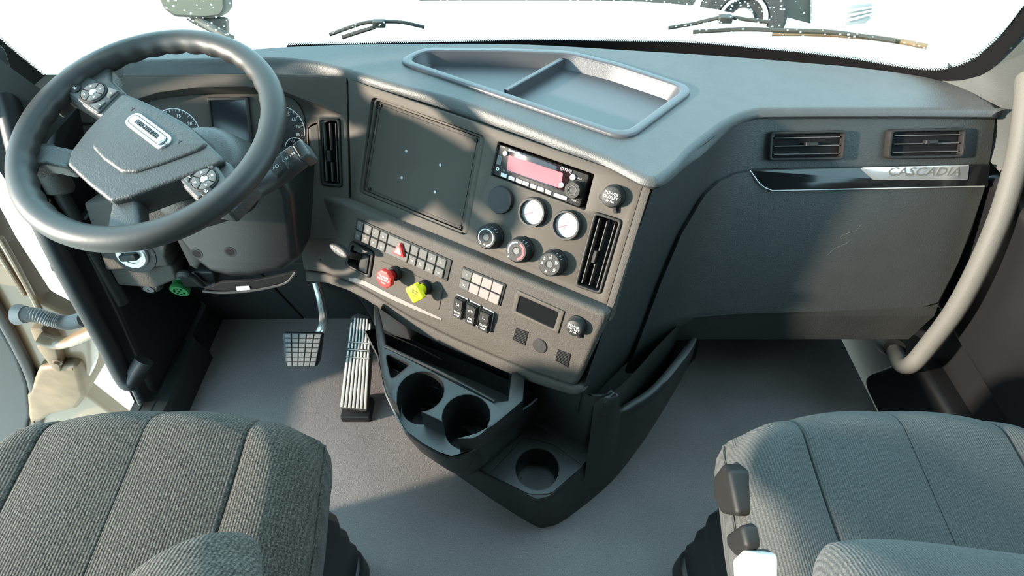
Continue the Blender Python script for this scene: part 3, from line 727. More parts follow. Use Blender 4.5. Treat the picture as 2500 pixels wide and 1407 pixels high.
# ---- climate knobs
def climate(px, py, label, kind):
    W = 0.027; u, v = FB.uv(px, py, W); r = 0.0225
    t = thing('climate_knob', label, 'knob', FB.P(u, v, 0), 'climate knobs')
    mk('knob_base', lathe(FB, u, v, [(r*1.17, -0.002), (r*1.17, 0.004), (r*1.1, 0.006)], 40), 'knob', t)
    rows = []
    for rr, w_ in ((r*1.10, 0.004), (r*1.06, W-0.004), (r*0.98, W-0.0008), (r*0.93, W)):
        rows.append((rr, w_))
    mk('knob_body', lathe(FB, u, v, rows+[(r*0.36, W), (r*0.32, W-0.002), (0, W-0.004)], 48), 'knob', t)
    mk('centre_dimple', lathe(FB, u, v, [(r*0.36, W-0.001), (r*0.34, W+0.0004), (r*0.28, W-0.001), (0, W-0.003)], 24), 'podplate', t)
    def arc(a0, a1, r0, r1, m, nm):
        n = 18; A = [math.radians(a0+(a1-a0)*k/n) for k in range(n+1)]
        l = [(u+r1*math.cos(a), v+r1*math.sin(a)) for a in A]+[(u+r0*math.cos(a), v+r0*math.sin(a)) for a in reversed(A)]
        mk(nm, slab(FB, l, W-0.0004, W+0.0004), m, t)
    if kind == 'fan':
        arc(-40, 225, r*0.70, r*0.78, 'print', 'fan_scale'); arc(-70, -40, r*0.66, r*0.80, 'print', 'fan_scale')
        text(FB, u-r*0.45, v-r*0.62, W+0.0002, 'O', 0.008, 'print', t); text(FB, u+r*0.05, v-r*0.72, W+0.0002, '*', 0.010, 'print', t)
    elif kind == 'temp':
        arc(-65, 75, r*0.62, r*0.80, 'redline', 'hot_scale'); arc(95, 215, r*0.68, r*0.80, 'blueline', 'cold_scale')
        mk('marker_dot', lathe(FB, u-r*0.55, v-r*0.72, [(0.0012, W-0.0004), (0.0012, W+0.0005)], 10), 'print', t)
    else:
        for k, a in enumerate((150, 95, 30, -30, -100, 190)):
            a = math.radians(a); cu, cv = u+math.cos(a)*r*0.66, v+math.sin(a)*r*0.66
            text(FB, cu, cv+0.0012, W+0.0002, ('>', 'Y', 'W', 'O', 'w', '<')[k], 0.0068, 'print', t)
            mk('person_symbol', slab(FB, rrect(cu, cv-0.0018, 0.0044, 0.0014, 0.0005, 0.4, 2), W-0.0003, W+0.0004), 'print', t)
    for k in range(3):
        a = math.radians(75-k*16); mk('pointer_mark', bar(FB.P(u+math.cos(a)*r*1.075, v+math.sin(a)*r*1.075, W-0.012), FB.P(u+math.cos(a)*r*1.05, v+math.sin(a)*r*1.05, W-0.004), 0.0014, 0.0006, up=FB.n), 'print_dim', t)
climate(1186, 580, 'black climate knob with a pale fan-speed ring, leftmost of three', 'fan')
climate(1260, 613, 'black climate knob with a red and blue temperature ring, middle of three', 'temp')
climate(1341, 646, 'black climate knob with airflow symbols, rightmost of three', 'flow')

# ---- capped power outlets
def outlet(fr, px, py, label, r):
    W = 0.020; u, v = fr.uv(px, py, W); t = thing('power_outlet', label, 'power outlet', fr.P(u, v, 0), 'capped power outlets')
    mk('outlet_rim', lathe(fr, u, v, [(r*1.12, -0.002), (r*1.12, 0.004), (r*1.0, 0.0065)], 32), 'knob', t)
    mk('cap', lathe(fr, u, v, [(r, 0.003), (r*1.0, W-0.005), (r*0.94, W-0.0012), (r*0.84, W), (0, W+0.0004)], 36), 'softblack', t)
    a0 = math.radians(-62); p0 = (u+math.cos(a0)*r*0.95, v+math.sin(a0)*r*0.95); p1 = (u+math.cos(a0)*r*1.55, v+math.sin(a0)*r*1.55)
    mk('strap', bar(fr.P(*p0, W*0.35), fr.P(*p1, W*0.2), r*0.34, 0.005, up=fr.n), 'softblack', t)
    a1 = math.radians(200); mk('pull_tab', slab(fr, circ(u+math.cos(a1)*r*0.95, v+math.sin(a1)*r*0.95, r*0.28, 14), W*0.4, W*0.85, 0.001, 1), 'softblack', t)
    text(fr, u, v+r*0.30, W+0.0003, 'POWER', r*0.40, 'print', t, 0.0); text(fr, u, v-r*0.06, W+0.0003, 'OUTLET', r*0.40, 'print', t, 0.0)
    text(fr, u, v-r*0.42, W+0.0003, '12V 10A', r*0.26, 'print', t, 0.0)
outlet(FB, 1491, 481, 'black capped power outlet above the tall centre vent', 0.0190)
outlet(FC, 1400, 803, 'black capped power outlet at the right end of the switch panel', 0.0168)

# ================================================================== SWITCH PANEL
W0 = 0.0
def switch_block(name, label, q, cols, mats, hazard=None, marks=()):
    cx = sum(p[0] for p in q)/4; cy = sum(p[1] for p in q)/4
    t = thing(name, label, 'switch bank', FC.P(cx, cy, 0))
    mk('housing', slab(FC, rpoly(q, 0.0015, 2), -0.004, 0.0025, 0.0008, 1), 'knob', t)
    iq = sub(q, 0.018, 0.06, 0.962, 0.95)
    for k, (a, b) in enumerate(zip(cols[:-1], cols[1:])):
        m = mats[k]
        for row, (t0, t1) in enumerate(((0.0, 0.47), (0.53, 1.0))):
            cq = sub(iq, a+0.006, t0, b-0.006, t1)
            rk = mk('rocker', slab(FC, rpoly(cq, 0.0008, 2), 0.001, 0.0062 if row else 0.0050, 0.001, 1), m, t)
            if k in marks:
                c = quad(cq, 0.5, 0.5); wt = 0.0064 if row else 0.0052
                if row: 
                    for d in (0.0012, -0.0016): mk('legend', slab(FC, rrect(c[0], c[1]+d, 0.0062, 0.0010, 0.0003, 0.0, 1), wt-0.0003, wt+0.0002), 'print_dim', rk)
                else: text(FC, c[0], c[1], wt, 'ZOCDI  #%=H'[k % 11] if k != 4 else ' ', 0.0075, 'print_dim', rk, name='symbol')
        mk('rocker_groove', slab(FC, sub(iq, a+0.004, 0.465, b-0.004, 0.535), 0.001, 0.0036), 'void', t)
    return t
q1 = FC.uvs([c2(452, 168), c2(1622, 688), c2(1562, 942), c2(412, 412)], 0.003)
cols1 = [0, .081, .18, .27, .363, .619, .708, .803, .90, 1.0]
t = switch_block('switch_bank', 'long bank of dark rocker switches with a red hazard triangle', q1, cols1, ['switch_face']*9, marks=(0, 1, 2, 3, 5, 6, 7, 8))
tri = [FC.uv(*c2(x, y), 0.010) for x, y in ((990, 462), (1042, 655), (888, 585))]
hz = mk('hazard_button', slab(FC, rpoly(tri, 0.003, 3), 0.004, 0.0125, 0.0018, 2), 'red', t, label='red triangular hazard button')
tc_ = (sum(p[0] for p in tri)/3, sum(p[1] for p in tri)/3)
mk('hazard_symbol', slab(FC, rpoly([(tc_[0]+(p[0]-tc_[0])*0.52, tc_[1]+(p[1]-tc_[1])*0.52) for p in tri], 0.0008, 2), 0.0122, 0.0130), 'print', hz)
q2 = FC.uvs([c3(328, 148), c3(822, 355), c3(752, 606), c3(273, 382)], 0.003)
switch_block('switch_bank', 'short bank of pinkish blank switches, two rows of four', q2, [0, .25, .5, .75, 1.0], ['switch_face', 'switch_blank', 'switch_blank', 'switch_blank'], marks=(0,))
for k, (pts, lab, a, b) in enumerate(((((212, 488), (372, 528), (308, 792), (184, 718)), 'black protruding axle switch, leftmost of three below the pinkish bank', 'I-I', 'LOCK'),
                                      (((350, 560), (520, 605), (460, 862), (330, 792)), 'black protruding air switch, middle of three below the pinkish bank', 'd=', 'AIR'),
                                      (((497, 640), (680, 690), (612, 942), (478, 862)), 'black protruding dump switch, rightmost of three below the pinkish bank', 'L.', 'DUMP'))):
    q = [FC.uv(*c3(x, y), 0.014) for x, y in pts]
    cx = sum(p[0] for p in q)/4; cy = sum(p[1] for p in q)/4
    hw, hh = 0.0125, 0.0245
    q = [(cx-hw, cy+hh), (cx+hw, cy+hh), (cx+hw, cy-hh), (cx-hw, cy-hh)]
    t = thing('rocker_switch', lab, 'switch', FC.P(cx, cy, 0), 'protruding rocker switches')
    mk('switch_frame', slab(FC, rpoly([(cx-hw*1.1, cy+hh*1.08), (cx+hw*1.1, cy+hh*1.08), (cx+hw*1.1, cy-hh*1.08), (cx-hw*1.1, cy-hh*1.08)], 0.001, 2), -0.002, 0.003, 0.0008, 1), 'silver', t)
    mk('switch_body', slab(FC, rpoly(q, 0.0012, 2), -0.002, 0.011, 0.001, 1), 'knob', t)
    up_ = mk('rocker_top', slab(FC, rpoly(sub(q, 0.04, 0.02, 0.96, 0.49), 0.001, 2), 0.009, 0.0165, 0.0014, 1), 'knob', t)
    lo_ = mk('rocker_bottom', slab(FC, rpoly(sub(q, 0.04, 0.51, 0.96, 0.98), 0.001, 2), 0.009, 0.0135, 0.0014, 1), 'knob', t)
    text(FC, cx, cy+hh*0.48, 0.0167, a, 0.010, 'print', up_, name='symbol'); text(FC, cx, cy-hh*0.36, 0.0137, b, 0.0062, 'print', lo_, name='legend'); text(FC, cx, cy-hh*0.66, 0.0137, 'AXLE' if k == 0 else 'SUSP', 0.0056, 'print', lo_, name='legend')
# ---- small display
t = root('message_display', 'small rectangular black display set in the switch panel', 'display', FC, 1313, 762)
dq = FC.uvs([c3(950, 415), c3(1493, 660), c3(1418, 918), c3(886, 668)], 0.002); di = FC.uvs([c3(985, 478), c3(1428, 670), c3(1370, 862), c3(938, 655)], 0.002)
mk('display_frame', slab(FC, [rpoly(dq, 0.003, 3), rpoly(di, 0.003, 3)], -0.003, 0.0035, 0.0015, 2), 'panel', t)
mk('display_glass', slab(FC, rpoly(offs(ccw(di), -0.001), 0.003, 3), -0.004, 0.0008), 'gloss', t)
# ---- speaker grilles and a plug between them
for pts, lab in ((((935, 850), (1080, 897), (1040, 1056), (898, 985)), 'small ribbed square grille left of the round plug'), (((1415, 1095), (1566, 1150), (1530, 1306), (1383, 1226)), 'small ribbed square grille right of the round plug')):
    q = [FC.uv(*c3(x, y), 0.001) for x, y in pts]
    t = thing('ribbed_grille', lab, 'grille', FC.P(q[0][0], q[0][1], 0), 'ribbed grilles')
    mk('grille_back', slab(FC, q, -0.003, 0.0006), 'void', t)
    for k in range(9):
        a = 0.02+k*0.11; mk('grille_rib', slab(FC, sub(q, 0.02, a, 0.98, a+0.065), 0.0, 0.0022, 0.0005, 1), 'knob', t)
u, v = FC.uv(*c3(1210, 1055), 0.001)
tag(mk('round_plug', lathe(FC, u, v, [(0.0158, -0.002), (0.0158, 0.0015), (0.0145, 0.0028), (0, 0.0032)], 32), 'softblack'), 'flat black round plug between two ribbed grilles', 'plug')
u, v = FC.uv(784, 558, 0.001)
tag(mk('round_plug', lathe(FC, u, v, [(0.0105, -0.002), (0.0105, 0.0012), (0.0095, 0.0024), (0, 0.0027)], 28), 'softblack'), 'small round plug on the left of the switch panel', 'plug')
for k, (x, y) in enumerate(((783, 522), (783, 634))):
    u, v = FC.uv(x, y, 0.0)
    tag(mk('panel_screw', lathe(FC, u, v, [(0.0024, -0.001), (0.0024, 0.0006), (0.0016, 0.0008)], 10), 'void'), ('tiny dark screw hole above the small round plug', 'tiny dark screw hole below the small round plug')[k], 'screw')
# ---- trailer brake hand lever
t = root('trailer_brake_lever', 'black trailer brake hand lever in a square socket', 'lever', FC, *c2(500, 670))
mk('socket_frame', slab(FC, [rpoly(offs(ccw(sockC), -0.004), 0.010, 4), rpoly(offs(ccw(sockC), 0.0035), 0.007, 3)], -0.02, 0.004, 0.003, 2), 'knob', t)
mk('socket_back', slab(FC, rpoly(offs(ccw(sockC), 0.001), 0.006, 3), -0.034, -0.028), 'void', t)
cxy = quad(sockC, 0.5, 0.5)
mk('lever_block', slab(FC, rpoly(sub(sockC, 0.55, 0.18, 0.93, 0.90), 0.003, 3), -0.03, 0.006, 0.003, 2), 'knob', t)
mk('lever_hood', slab(FC, rpoly(sub(sockC, 0.10, 0.06, 0.93, 0.30), 0.003, 3), -0.03, 0.0, 0.003, 2), 'softblack', t)
tip = FC.P(*FC.uv(*c2(250, 555), 0.055), 0.055); hub_ = FC.P(*cxy, -0.012)
stem_ = FC.P(*FC.uv(*c2(400, 625), 0.030), 0.030)
mk('lever_stem', tube([hub_, stem_, tip.lerp(stem_, 0.25)], [0.008, 0.007, 0.006], 12), 'knob', t)
FLV = axisframe(tip, (-0.45, -0.70, 0.55))
au = FLV.uv(*c2(140, 490)); bu = FLV.uv(*c2(360, 640)); an = math.atan2(bu[1]-au[1], bu[0]-au[0]); Lp = math.hypot(bu[0]-au[0], bu[1]-au[1])
cu_, cv_ = (au[0]+bu[0])/2, (au[1]+bu[1])/2
pad_l = [(cu_+math.cos(an)*x-math.sin(an)*y, cv_+math.sin(an)*x+math.cos(an)*y) for x, y in circ(0, 0, Lp*0.52, 28, Lp*0.20)]
hd = mk('lever_handle', slab(FLV, pad_l, -0.008, 0.006, 0.005, 4), 'softblack', t)
text(FLV, cu_-0.001, cv_, 0.0062, 'TRAILER BRAKE', 0.0058, 'print_dim', hd, an)
# ---- valve plate with the two air-brake knobs
vp = FC.uvs([c2(740, 678), c2(1525, 1010), c2(1470, 1300), c2(690, 900)], 0.0)
tag(mk('valve_plate', slab(FC, rpoly(vp, 0.008, 4), -0.002, 0.0016, 0.001, 1), 'panel'), 'recessed grey plate behind the red and yellow valve knobs', 'plate')
def valve(px, py, name, label, m, md, loop_fn, lines):
    W = 0.040; u, v = FC.uv(px, py, W)
    t = thing(name, label, 'valve knob', FC.P(u, v, 0), 'air brake valve knobs')
    mk('collar', lathe(FC, u, v, [(0.0165, -0.001), (0.0165, 0.010), (0.0150, 0.014), (0.0125, 0.014), (0.012, 0.006)], 32), 'knob', t)
    mk('shaft', lathe(FC, u, v, [(0.0105, 0.002), (0.0105, 0.020), (0.013, W-0.008), (0.014, W-0.004)], 24), md, t)
    hd = mk('knob_head', slab(FC, loop_fn(u, v), W-0.007, W+0.004, 0.003, 3), m, t)
    for s, dv, sz in lines: text(FC, u, v+dv, W+0.0042, s, sz, 'print', hd, 0.0)
oct_ = lambda u, v: rpoly(circ(u, v, 0.0230, 8), 0.003, 2)
def oct2(u, v): return rpoly([(u+0.0225*math.cos(math.radians(22.5+45*k)), v+0.0225*math.sin(math.radians(22.5+45*k))) for k in range(8)], 0.0025, 2)
def dia(u, v): return rpoly([(u+0.0255*math.cos(math.radians(90*k)), v+0.0255*math.sin(math.radians(90*k))) for k in range(4)], 0.005, 3)
valve(939, 681, 'trailer_air_valve', 'red octagonal trailer air supply knob', 'red', 'red_dark', oct2, (('TRAILER', 0.006, 0.0072), ('AIR SUPPLY', -0.001, 0.0068), ('PUSH', -0.009, 0.005)))
valve(1013, 716, 'parking_brake_valve', 'yellow diamond-shaped parking brake knob', 'yellow', 'yellow', dia, ())
u, v = FC.uv(1013, 716, 0.044)
vk = [o for o in COL.objects if o.name.startswith('parking_brake_valve')][0]
for s, dv, sz in (('PARKING', 0.005, 0.0052), ('BRAKE', -0.0005, 0.0055), ('PULL', -0.008, 0.0045)): text(FC, u, v+dv, 0.0442, s, sz, 'dark_metal', vk, 0.0)

# ---- name strip on the passenger side
FPs = FP
sq = FP.uvs([(1828, 413), (2409, 400), (2404, 456), (1884, 467), (1850, 445)], 0.006)
t = root('name_strip', 'glossy dark trim strip with raised lettering on the glove compartment', 'trim strip', FP, 2110, 435)
mk('strip', slab(FP, rpoly(sq, [0.004, 0.004, 0.004, 0.02, 0.02], 3), -0.004, 0.016, 0.003, 3), 'gloss', t)
sb_ = [FP.uv(1828, 413, 0.016), FP.uv(2409, 400, 0.016)]
mk('strip_edge', tube([FP.P(*FP.uv(x, y, 0.016), 0.016) for x, y in ((1830, 415), (1852, 446), (1866, 458), (1886, 466), (2403, 455))], 0.0012, 8), 'silver', t)
ip = FP.uvs([(2095, 409), (2366, 403), (2362, 440), (2132, 440)], 0.016)
mk('badge_plate', slab(FP, rpoly(ip, 0.004, 3), 0.014, 0.0175, 0.001, 2), 'badge', t)
u, v = FP.uv(2254, 420, 0.018)
text(FP, u, v, 0.0176, 'CASCADIA', 0.024, 'trim_grey', t, 0.0, ext=0.0012, sx=1.28, shear=0.25)
u, v = FP.uv(1626, 822, 0.0)

# ================================================================== INSTRUMENT CLUSTER
t = thing('instrument_cluster', 'instrument cluster with round dials and a dark centre screen behind the steering wheel', 'instrument cluster', FA.P(*FA.uv(560, 320, DC), DC))
mk('cluster_face', slab(FA, fs, DC-0.012, DC), 'panel', t)
W = DC
sq_ = FA.uvs([(505, 238), (606, 236), (621, 372), (520, 372)], W+0.004); si_ = FA.uvs([(512, 246), (598, 244), (611, 364), (526, 364)], W+0.004)
sf = mk('screen_frame', slab(FA, [rpoly(sq_, 0.005, 3), rpoly(si_, 0.002, 2)], W-0.002, W+0.006, 0.002, 2), 'softblack', t)
mk('screen', slab(FA, rpoly(offs(ccw(si_), -0.001), 0.002, 2), W-0.002, W+0.002), 'screen', t)
def dial(px, py, r, a0, a1, nums, nt, fs_, ring=0.0016):
    u, v = FA.uv(px, py, W)
    d = mk('gauge_dial', lathe(FA, u, v, [(r, W-0.001), (r, W+0.0008), (0, W+0.0008)], 40), 'dial_face', t)
    n = 40; A = [math.radians(a0+(a1-a0)*k/n) for k in range(n+1)]
    mk('dial_ring', slab(FA, [(u+(r+ring)*math.cos(a), v+(r+ring)*math.sin(a)) for a in A]+[(u+r*math.cos(a), v+r*math.sin(a)) for a in reversed(A)], W, W+0.0016), 'print', d)
    for k in range(nt):
        a = math.radians(a0+(a1-a0)*k/(nt-1)); c, s = math.cos(a), math.sin(a); ln = 0.88 if k % 2 == 0 else 0.92
        mk('tick_mark', bar(FA.P(u+c*r*ln, v+s*r*ln, W+0.001), FA.P(u+c*r*0.98, v+s*r*0.98, W+0.001), 0.0009, 0.0004, up=FA.n), 'print', d)
    for k, sN in enumerate(nums):
        if not sN: continue
        a = math.radians(a0+(a1-a0)*k/(len(nums)-1)); text(FA, u+math.cos(a)*r*0.74, v+math.sin(a)*r*0.74, W+0.001, sN, fs_, 'print', d, name='numeral')
    mk('dial_hub', lathe(FA, u, v, [(r*0.13, W), (r*0.13, W+0.004), (0, W+0.005)], 16), 'knob', d)
dial(432, 325, 0.0525, 205, -12, ['0', '5', '10', '15', '20', '25'], 26, 0.011)
dial(688, 318, 0.0515, 195, -15, ['5', '15', '25', '35', '45', '55', '65', '75', '85'], 17, 0.010)
dial(662, 356, 0.0235, 230, 20, ['', '', ''], 9, 0.007)
dial(722, 362, 0.0225, 200, 10, ['', '150', ''], 9, 0.006)

# ================================================================== STEERING WHEEL
az, el = math.radians(-5.15), math.radians(72.1)
WN = V3((math.sin(az)*math.cos(el), -math.cos(az)*math.cos(el), math.sin(el)))
WC = V3((-0.627, 0.8423, 0.8199))
FW = axisframe(WC, WN)
t = thing('steering_wheel', 'large dark steering wheel turned a little to the right', 'steering wheel', WC-WN*0.05)
RM, r0 = 0.2135, 0.0215
rows = []
for i in range(180):
    a = 2*math.pi*i/180; ca_, sa_ = math.cos(a), math.sin(a); row = []
    grip = 1.0 if 0.35 < a < 4.2 else 0.0
    for k in range(18):
        b = 2*math.pi*k/18; inner = max(0, -math.cos(b))*max(0.15, 1-math.sin(b))
        rr = r0*(1+grip*0.06*inner*math.sin(a*34))
        rad_ = RM+rr*math.cos(b); row.append(FW.P(rad_*ca_, rad_*sa_, rr*0.95*math.sin(b)))
    rows.append(row)
mk('rim', grid(rows, cu=True, cv=True), 'wheel_rubber', t)
Wk = -0.012
def wuv(pts, c=Wk): return FW.uvs(pts, c)
# spokes
def spoke(pts, w0, w1, rad_=0.01, m='hub_skin', bev=0.008): return mk('spoke', slab(FW, rpoly(wuv(pts, w1), rad_, 4), w0, w1, bev, 4), m, t)
spoke([(48, 350), (120, 350), (178, 362), (170, 412), (105, 398), (45, 420)], -0.035, -0.006)
spoke([(272, 485), (335, 478), (340, 560), (350, 590), (215, 590), (258, 552)], -0.035, -0.006)
spoke([(95, 225), (150, 165), (205, 130), (275, 125), (268, 165), (272, 195), (305, 225), (252, 290), (150, 228), (120, 262)], -0.035, -0.001, 0.010)
spoke([(515, 375), (560, 395), (585, 430), (625, 450), (560, 520), (485, 505), (478, 490), (430, 440)], -0.035, -0.006, 0.008)
hubp = [(298, 224), (345, 243), (398, 268), (450, 298), (500, 342), (552, 392), (446, 433), (420, 442), (318, 480), (268, 492), (212, 448), (161, 400), (170, 368), (208, 318), (240, 284)]
hub = mk('hub_pad', slab(FW, rpoly(wuv(hubp, 0.006), 0.012, 4), -0.045, 0.006, 0.007, 5), 'hub_skin', t)
raised = [(322, 238), (400, 276), (470, 320), (508, 352), (480, 368), (400, 398), (330, 420), (295, 420), (250, 388), (222, 358), (232, 330), (262, 286), (286, 254)]
mk('raised_cover', slab(FW, rpoly(wuv(raised, 0.010), 0.014, 4), 0.000, 0.0105, 0.006, 4), 'hub_skin', hub)
# badge
b0, b1 = FW.uv(316, 284, 0.013), FW.uv(408, 353, 0.013)
ba = math.atan2(b1[1]-b0[1], b1[0]-b0[0]); bl_ = math.hypot(b1[0]-b0[0], b1[1]-b0[1]); bc = ((b0[0]+b1[0])/2, (b0[1]+b1[1])/2)
def oval(k, k2): return [(bc[0]+math.cos(ba)*x-math.sin(ba)*y, bc[1]+math.sin(ba)*x+math.cos(ba)*y) for x, y in rpoly([(-bl_/2*k, -0.0155*k2), (bl_/2*k, -0.0155*k2), (bl_/2*k, 0.0155*k2), (-bl_/2*k, 0.0155*k2)], 0.0155*k2, 8)]
bd = mk('badge', slab(FW, oval(1, 1), 0.008, 0.0140, 0.002, 3), 'badge', hub)
text(FW, bc[0], bc[1], 0.0166, 'FREIGHTLINER', 0.0128, 'podplate', t, ba, ext=0.0005, sx=0.72, name='badge_lettering')
mk('badge_field', slab(FW, [oval(0.90, 0.66), oval(0.875, 0.58)], 0.0138, 0.0148), 'podplate', t)
mk('badge_insert', slab(FW, oval(0.86, 0.56), 0.0130, 0.0158, 0.0008, 2), 'badge', t)
for x, y in ((232, 268), (437, 348)):
    u, v = FW.uv(x+90 if x == 232 else x, y, 0.0105)
    text(FW, u, v, 0.0107, 'Y', 0.012, 'softblack', t, ba+0.3, name='horn_symbol')
# button pods
def pod(corners, centre, rpx, extra):
    q = wuv(corners, 0.002); p = mk('button_pod', slab(FW, rpoly(q, 0.006, 4), -0.03, 0.002, 0.003, 3), 'podplate', t)
    cu, cv = FW.uv(*centre, 0.004); r = rpx*0.00070
    mk('pad_ring', lathe(FW, cu, cv, [(r*1.08, 0.000), (r*1.08, 0.0035), (r*0.98, 0.0045), (r*0.96, 0.002)], 36), 'knob', p)
    for k in range(4):
        a0 = k*math.pi/2+0.35+ba; A = [a0+0.06+(math.pi/2-0.12)*j/8 for j in range(9)]
        l = [(cu+r*0.93*math.cos(a), cv+r*0.93*math.sin(a)) for a in A]+[(cu+r*0.36*math.cos(a), cv+r*0.36*math.sin(a)) for a in reversed(A)]
        mk('pad_button', slab(FW, l, 0.0, 0.0055, 0.001, 2), 'switch_face', p)
        am = a0+math.pi/4; x, y = cu+r*0.65*math.cos(am), cv+r*0.65*math.sin(am); e = r*0.12
        mk('arrow_symbol', slab(FW, [(x+e*math.cos(am+d), y+e*math.sin(am+d)) for d in (0, 2.1, 4.2)], 0.0054, 0.0058), 'print', p)
    mk('centre_button', lathe(FW, cu, cv, [(r*0.31, 0.0), (r*0.31, 0.005), (r*0.25, 0.0062), (0, 0.0066)], 24), 'silver', p)
    for kind, pts in extra:
        if kind == 'round':
            u, v = FW.uv(*pts, 0.004); mk('round_button', lathe(FW, u, v, [(0.0095, 0.0), (0.0095, 0.0035), (0.008, 0.0048), (0, 0.0050)], 24), 'knob', p)
            text(FW, u, v, 0.0052, 'ok', 0.008, 'print', p, ba, name='symbol')
        else:
            mk('bar_button', slab(FW, rpoly(wuv(pts, 0.004), 0.0015, 2), 0.0, 0.0045, 0.001, 2), 'switch_face', p)
            c = [sum(q_[k] for q_ in wuv(pts, 0.005))/4 for k in (0, 1)]
            mk('bar_symbol', slab(FW, rrect(c[0], c[1], 0.005, 0.0012, 0.0004, ba, 1), 0.0044, 0.0049), 'print', p)
c4 = lambda x, y: (130+x/6.41, 170+y/6.41); c5 = lambda x, y: (370+x/5.024, 200+y/5.024)
pod([c4(490, 90), c4(1050, 325), c4(700, 690), c4(145, 312)], c4(622, 352), 32, [('round', c4(345, 292)), ('bar', [c4(870, 270), c4(1015, 330), c4(880, 440), c4(835, 420)]), ('bar', [c4(800, 490), c4(820, 510), c4(695, 620), c4(580, 550)])])
pod([c5(750, 950), c5(945, 1235), c5(560, 1430), c5(335, 1195)], c5(645, 1195), 31, [('round', c5(672, 1345)), ('bar', [c5(720, 980), c5(770, 1055), c5(690, 1050), c5(585, 1065)]), ('bar', [c5(535, 1095), c5(480, 1140), c5(445, 1235), c5(390, 1190)])])

# ================================================================== STEERING COLUMN
t = thing('steering_column', 'dark steering column with a bulky lower shroud under the wheel', 'steering column', WC-WN*0.3)
rows = []
for wz, rx, ry, sh in ((-0.04, 0.050, 0.050, 0), (-0.085, 0.060, 0.060, 0.0), (-0.090, 0.080, 0.085, 0.0), (-0.11, 0.094, 0.100, 0.005), (-0.17, 0.104, 0.112, 0.02), (-0.215, 0.104, 0.10, 0.05), (-0.23, 0.09, 0.09, 0.06)):
    rows.append([FW.P(0.012+rx*math.cos(2*math.pi*k/40), sh+ry*math.sin(2*math.pi*k/40), wz) for k in range(40)])
mk('upper_shroud', capped(rows), 'hub_skin', t, 40)
FK = frame((-0.58, 0.862, 0.5), 0, 10)
kp = FK.uvs([(405, 540), (440, 500), (560, 452), (690, 430), (714, 480), (722, 560), (728, 640), (690, 668), (620, 682), (560, 683), (510, 670), (470, 640), (432, 592)])
sh = mk('lower_shroud', slab(FK, rpoly(kp, 0.025, 4), -0.16, 0.0, 0.022, 5), 'console', t)
for x, y in ((480, 620), (562, 615)):
    u, v = FK.uv(x, y); mk('bolt_recess', lathe(FK, u, v, [(0.0135, -0.002), (0.0130, 0.0006), (0.009, 0.0006), (0.007, -0.001)], 24), 'black', sh)
    mk('bolt_well', lathe(FK, u, v, [(0.0088, -0.001), (0.0088, 0.0009)], 20), 'void', sh)
kq = FK.uvs([(418, 560), (436, 556), (492, 640), (482, 660), (462, 650)], -0.02)
mk('shroud_flange', slab(FK, rpoly(kq, 0.004, 3), -0.12, -0.02, 0.004, 2), 'black', t)
tr_ = [FK.P(*FK.uv(x, y, 0.012), 0.012) for x, y in ((496, 711), (540, 715), (600, 712), (660, 702), (700, 690), (722, 665))]
mk('tray_lip', tube(smooth(tr_, 5), 0.0032, 8), 'softblack', t)
tq = FK.uvs([(498, 708), (560, 712), (640, 704), (700, 688), (722, 664), (690, 672), (620, 686), (540, 690)], 0.008)
mk('under_tray', slab(FK, tq, 0.0, 0.008, 0.001, 1), 'void', t)
mk('paper_label', slab(FK, FK.uvs([(576, 701), (608, 699), (611, 708), (579, 711)], 0.0095), 0.008, 0.0098), 'print', t)

# stalk
S0 = FW.P(*FW.uv(625, 470, -0.10), -0.10); S1 = FW.P(*FW.uv(690, 425, -0.07), -0.07); S2 = FW.P(*FW.uv(738, 382, -0.05), -0.05)
t = thing('control_stalk', 'thick dark control stalk right of the steering wheel rim', 'stalk', S0)
mk('stalk_arm', tube(smooth([S0, S1, S2], 6), [0.014, 0.016, 0.018, 0.019, 0.020, 0.021, 0.021, 0.021, 0.021, 0.021, 0.021, 0.020, 0.016], 16, 0.75), 'softblack', t)
FS = axisframe((S1+S2)*0.5, WN*0.7+V3((-0.1, -0.5, 0.3)))
e0, e1 = FS.uv(662, 418, 0.016), FS.uv(742, 362, 0.016); ea = math.atan2(e1[1]-e0[1], e1[0]-e0[0])
ec = ((e0[0]+e1[0])/2, (e0[1]+e1[1])/2); eL = math.hypot(e1[0]-e0[0], e1[1]-e0[1])
mk('stalk_head', slab(FS, rrect(ec[0], ec[1], eL, 0.034, 0.008, ea), -0.012, 0.018, 0.006, 4), 'softblack', t)
mk('twist_collar', slab(FS, rrect(ec[0]+math.cos(ea)*0.006, ec[1]+math.sin(ea)*0.006, 0.030, 0.037, 0.006, ea), -0.010, 0.0205, 0.006, 4), 'hub_skin', t)
mk('end_cap', slab(FS, rrect(e1[0]-math.cos(ea)*0.006, e1[1]-math.sin(ea)*0.006, 0.020, 0.036, 0.006, ea), -0.016, 0.0195, 0.005, 4), 'podplate', t)
text(FS, ec[0]+math.cos(ea)*0.006, ec[1]+math.sin(ea)*0.006, 0.0207, 'OFF >>>', 0.0072, 'print', t, ea, name='legend')
text(FS, ec[0]-math.cos(ea)*0.024, ec[1]-math.sin(ea)*0.024, 0.0182, '=O', 0.0090, 'print', t, ea, name='legend')
u, v = FA.uv(752, 410, 0.0)
mk('wiper_end', tube([FA.P(u-0.05, v-0.02, 0.055), FA.P(u+0.005, v+0.004, 0.05)], [0.006, 0.009], 12), 'podplate', t)

